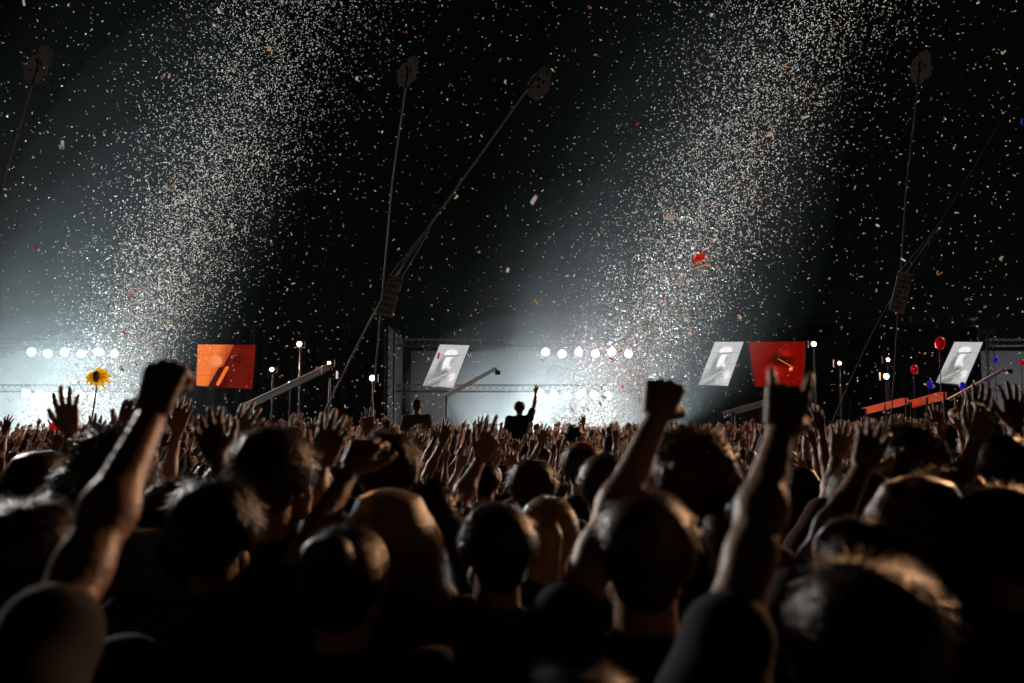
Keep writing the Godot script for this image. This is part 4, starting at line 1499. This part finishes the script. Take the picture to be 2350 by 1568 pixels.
	for q in [[[[-15, 4], [-8, -6], [0, -2], [8, -8], [16, -4]], 0.03, "paper_red"], [[[-13, 12], [-6, 5], [6, 3], [15, -1]], 0.03, "paper_red"], [[[2, -40], [1, -28], [4, -20], [-6, -16]], 0.012, "paper_red"], [[[-8, 24], [4, 20], [14, 18], [28, 18]], 0.016, "paper_gold"]]:
		s = st_new()
		s.set_smooth_group(0)
		var pts := []
		for p in q[0]: pts.append(Vector3(p[0], -p[1], 4.0 * sin(p[0])) / FOC * 14.0)
		for i in pts.size() - 1:
			var w: float = q[1]
			quad(s, pts[i] + Vector3(0, -w, 0.01), pts[i + 1] + Vector3(0, -w, -0.01), pts[i + 1] + Vector3(0, w, 0.02), pts[i] + Vector3(0, w, -0.02))
		put("ribbon", s, mats[q[2]], t)
	# wrist band and its little light on the raised arm before the lit stage
	var wp := at(1292, 1460, 1.70)
	t = thing("wristband", "blue cloth band with a small green clasp round the raised arm", "wristband", wp)
	var ax := (at(1372, 1270, 1.78) - at(1222, 1600, 1.62)).normalized()
	var bas := Basis(ax.cross(Vector3(0, 0, 1)).normalized(), ax, ax.cross(Vector3(0, 0, 1)).normalized().cross(ax))
	s = st_new()
	lathe(s, Transform3D(bas, Vector3.ZERO), [[0.052, -0.02], [0.0555, -0.017], [0.0555, 0.017], [0.052, 0.02]], 20)
	put("band", s, mats.blue_band, t)
	s = st_new()
	box(s, Vector3(-0.035, -0.015, 0.046), Vector3(0.014, 0.02, 0.008), bas)
	put("clasp", s, mats.green_band, t)

# ================================================================ confetti
func flake_mesh(w: float, l: float, bend: float) -> ArrayMesh:
	var s := st_new()
	s.set_smooth_group(0)
	var n := 4
	for i in n:
		var a := float(i) / n - 0.5; var b := float(i + 1) / n - 0.5
		var za := bend * l * (a * a * 4.0); var zb := bend * l * (b * b * 4.0)
		quad(s, Vector3(-w / 2, a * l, za), Vector3(w / 2, a * l, za + 0.1 * w * bend), Vector3(w / 2, b * l, zb + 0.1 * w * bend), Vector3(-w / 2, b * l, zb))
	s.generate_normals()
	return s.commit()

func rand_basis(r: RandomNumberGenerator) -> Basis:
	return Basis(Quaternion(r.randfn(), r.randfn(), r.randfn(), r.randfn()).normalized())

func plume_spot(r: RandomNumberGenerator, near_min: float, near_max: float) -> Vector3:
	# a leaning column of paper over each cannon: its foot by the stage, its top drifting downwind
	var u := r.randf()
	var y := 985.0 - 1060.0 * pow(u, 1.7)
	var cx := 185.0 + 480.0 * pow(clampf((950.0 - y) / 950.0, 0, 1.1), 0.85)
	var x := cx + r.randfn() * (62.0 + 0.075 * (985.0 - y))
	x += [0.0, 1172.0, 2340.0, 1172.0, 0.0][r.randi() % 5]
	return at(x, y, r.randf_range(near_min, near_max))

func build_confetti():
	var r := RandomNumberGenerator.new()
	r.seed = 2024
	var meshes := [flake_mesh(0.020, 0.050, 0.25), flake_mesh(0.024, 0.046, -0.5), flake_mesh(0.018, 0.056, 0.9)]
	var words := ["white", "white", "white", "white", "white", "white", "white", "white", "white", "white", "white", "white", "white", "white", "white", "white", "gold", "gold", "pink", "pink", "red"]
	for i in 270:
		var p: Vector3
		if i % 4 != 0:
			p = plume_spot(r, 6.0, 13.0)
		else:
			p = at(r.randf_range(0, 2350), r.randf_range(0, 930), r.randf_range(5.0, 12.0))
		var w: String = words[r.randi() % words.size()]
		if i == 0:
			p = at(2343, 282, 6.0)
			w = "blue"
		var o := put("confetti", meshes[i % 3], mats["paper_" + w])
		o.transform = Transform3D(rand_basis(r).scaled(Vector3.ONE * r.randf_range(0.5, 1.1)), p)
		var spx := CX + p.x / -p.z * FOC
		var spy := CY - tan(atan2(p.y - EYE, -p.z) - PITCH) * FOC
		var over := "the crowd"
		for z in [[0, 330, "the first lit stage"], [330, 600, "the orange screen"], [600, 800, "the tall floodlights"], [800, 1000, "the first sign pole"], [1000, 1200, "the pale leaning screen"], [1200, 1430, "the middle lit stage"], [1430, 1640, "the raised fist"], [1640, 1860, "the dark red screen"], [1860, 2060, "the second sign pole"], [2060, 2400, "the red ring lamps"]]:
			if spx >= z[0] and spx < z[1]: over = z[2]
		var high := "very high" if spy < 300 else ("high" if spy < 560 else ("low" if spy > 760 else "midway"))
		var kind: String = ["slightly bent", "folded", "curled"][i % 3]
		var big := "big" if -p.z < 6.5 else "small"
		tag(o, "%s %s %s paper flake, %s above %s" % [big, kind, w, high, over], "confetti", "%s confetti flakes in the air" % w)
	var mm := MultiMesh.new()
	mm.transform_format = MultiMesh.TRANSFORM_3D
	mm.use_colors = true
	mm.mesh = meshes[0]
	var n := 66000
	mm.instance_count = n
	for i in n:
		var p: Vector3
		if r.randf() < 0.94: p = plume_spot(r, 24.0, 46.0)
		else: p = at(r.randf_range(-60, 2410), 1000.0 - 1020.0 * r.randf(), r.randf_range(11.0, 46.0))
		var sc := r.randf_range(0.42, 0.95) * (1.0 + 0.022 * maxf(0.0, -p.z - 14.0))
		if p.y < 1.9: p.y = 2.0 + r.randf()
		mm.set_instance_transform(i, Transform3D(rand_basis(r).scaled(Vector3.ONE * sc), p))
		var q := r.randf()
		mm.set_instance_color(i, Color(1, 1, 1) if q < 0.975 else (Color(0.9, 0.6, 0.25) if q < 0.99 else Color(0.85, 0.45, 0.4)))
	var o := MultiMeshInstance3D.new()
	o.name = "confetti_cloud"
	o.multimesh = mm
	o.material_override = mats.paper
	o.set_meta("kind", "stuff")
	o.set_meta("label", "thick drifting cloud of small white paper confetti")
	add_child(o, true)
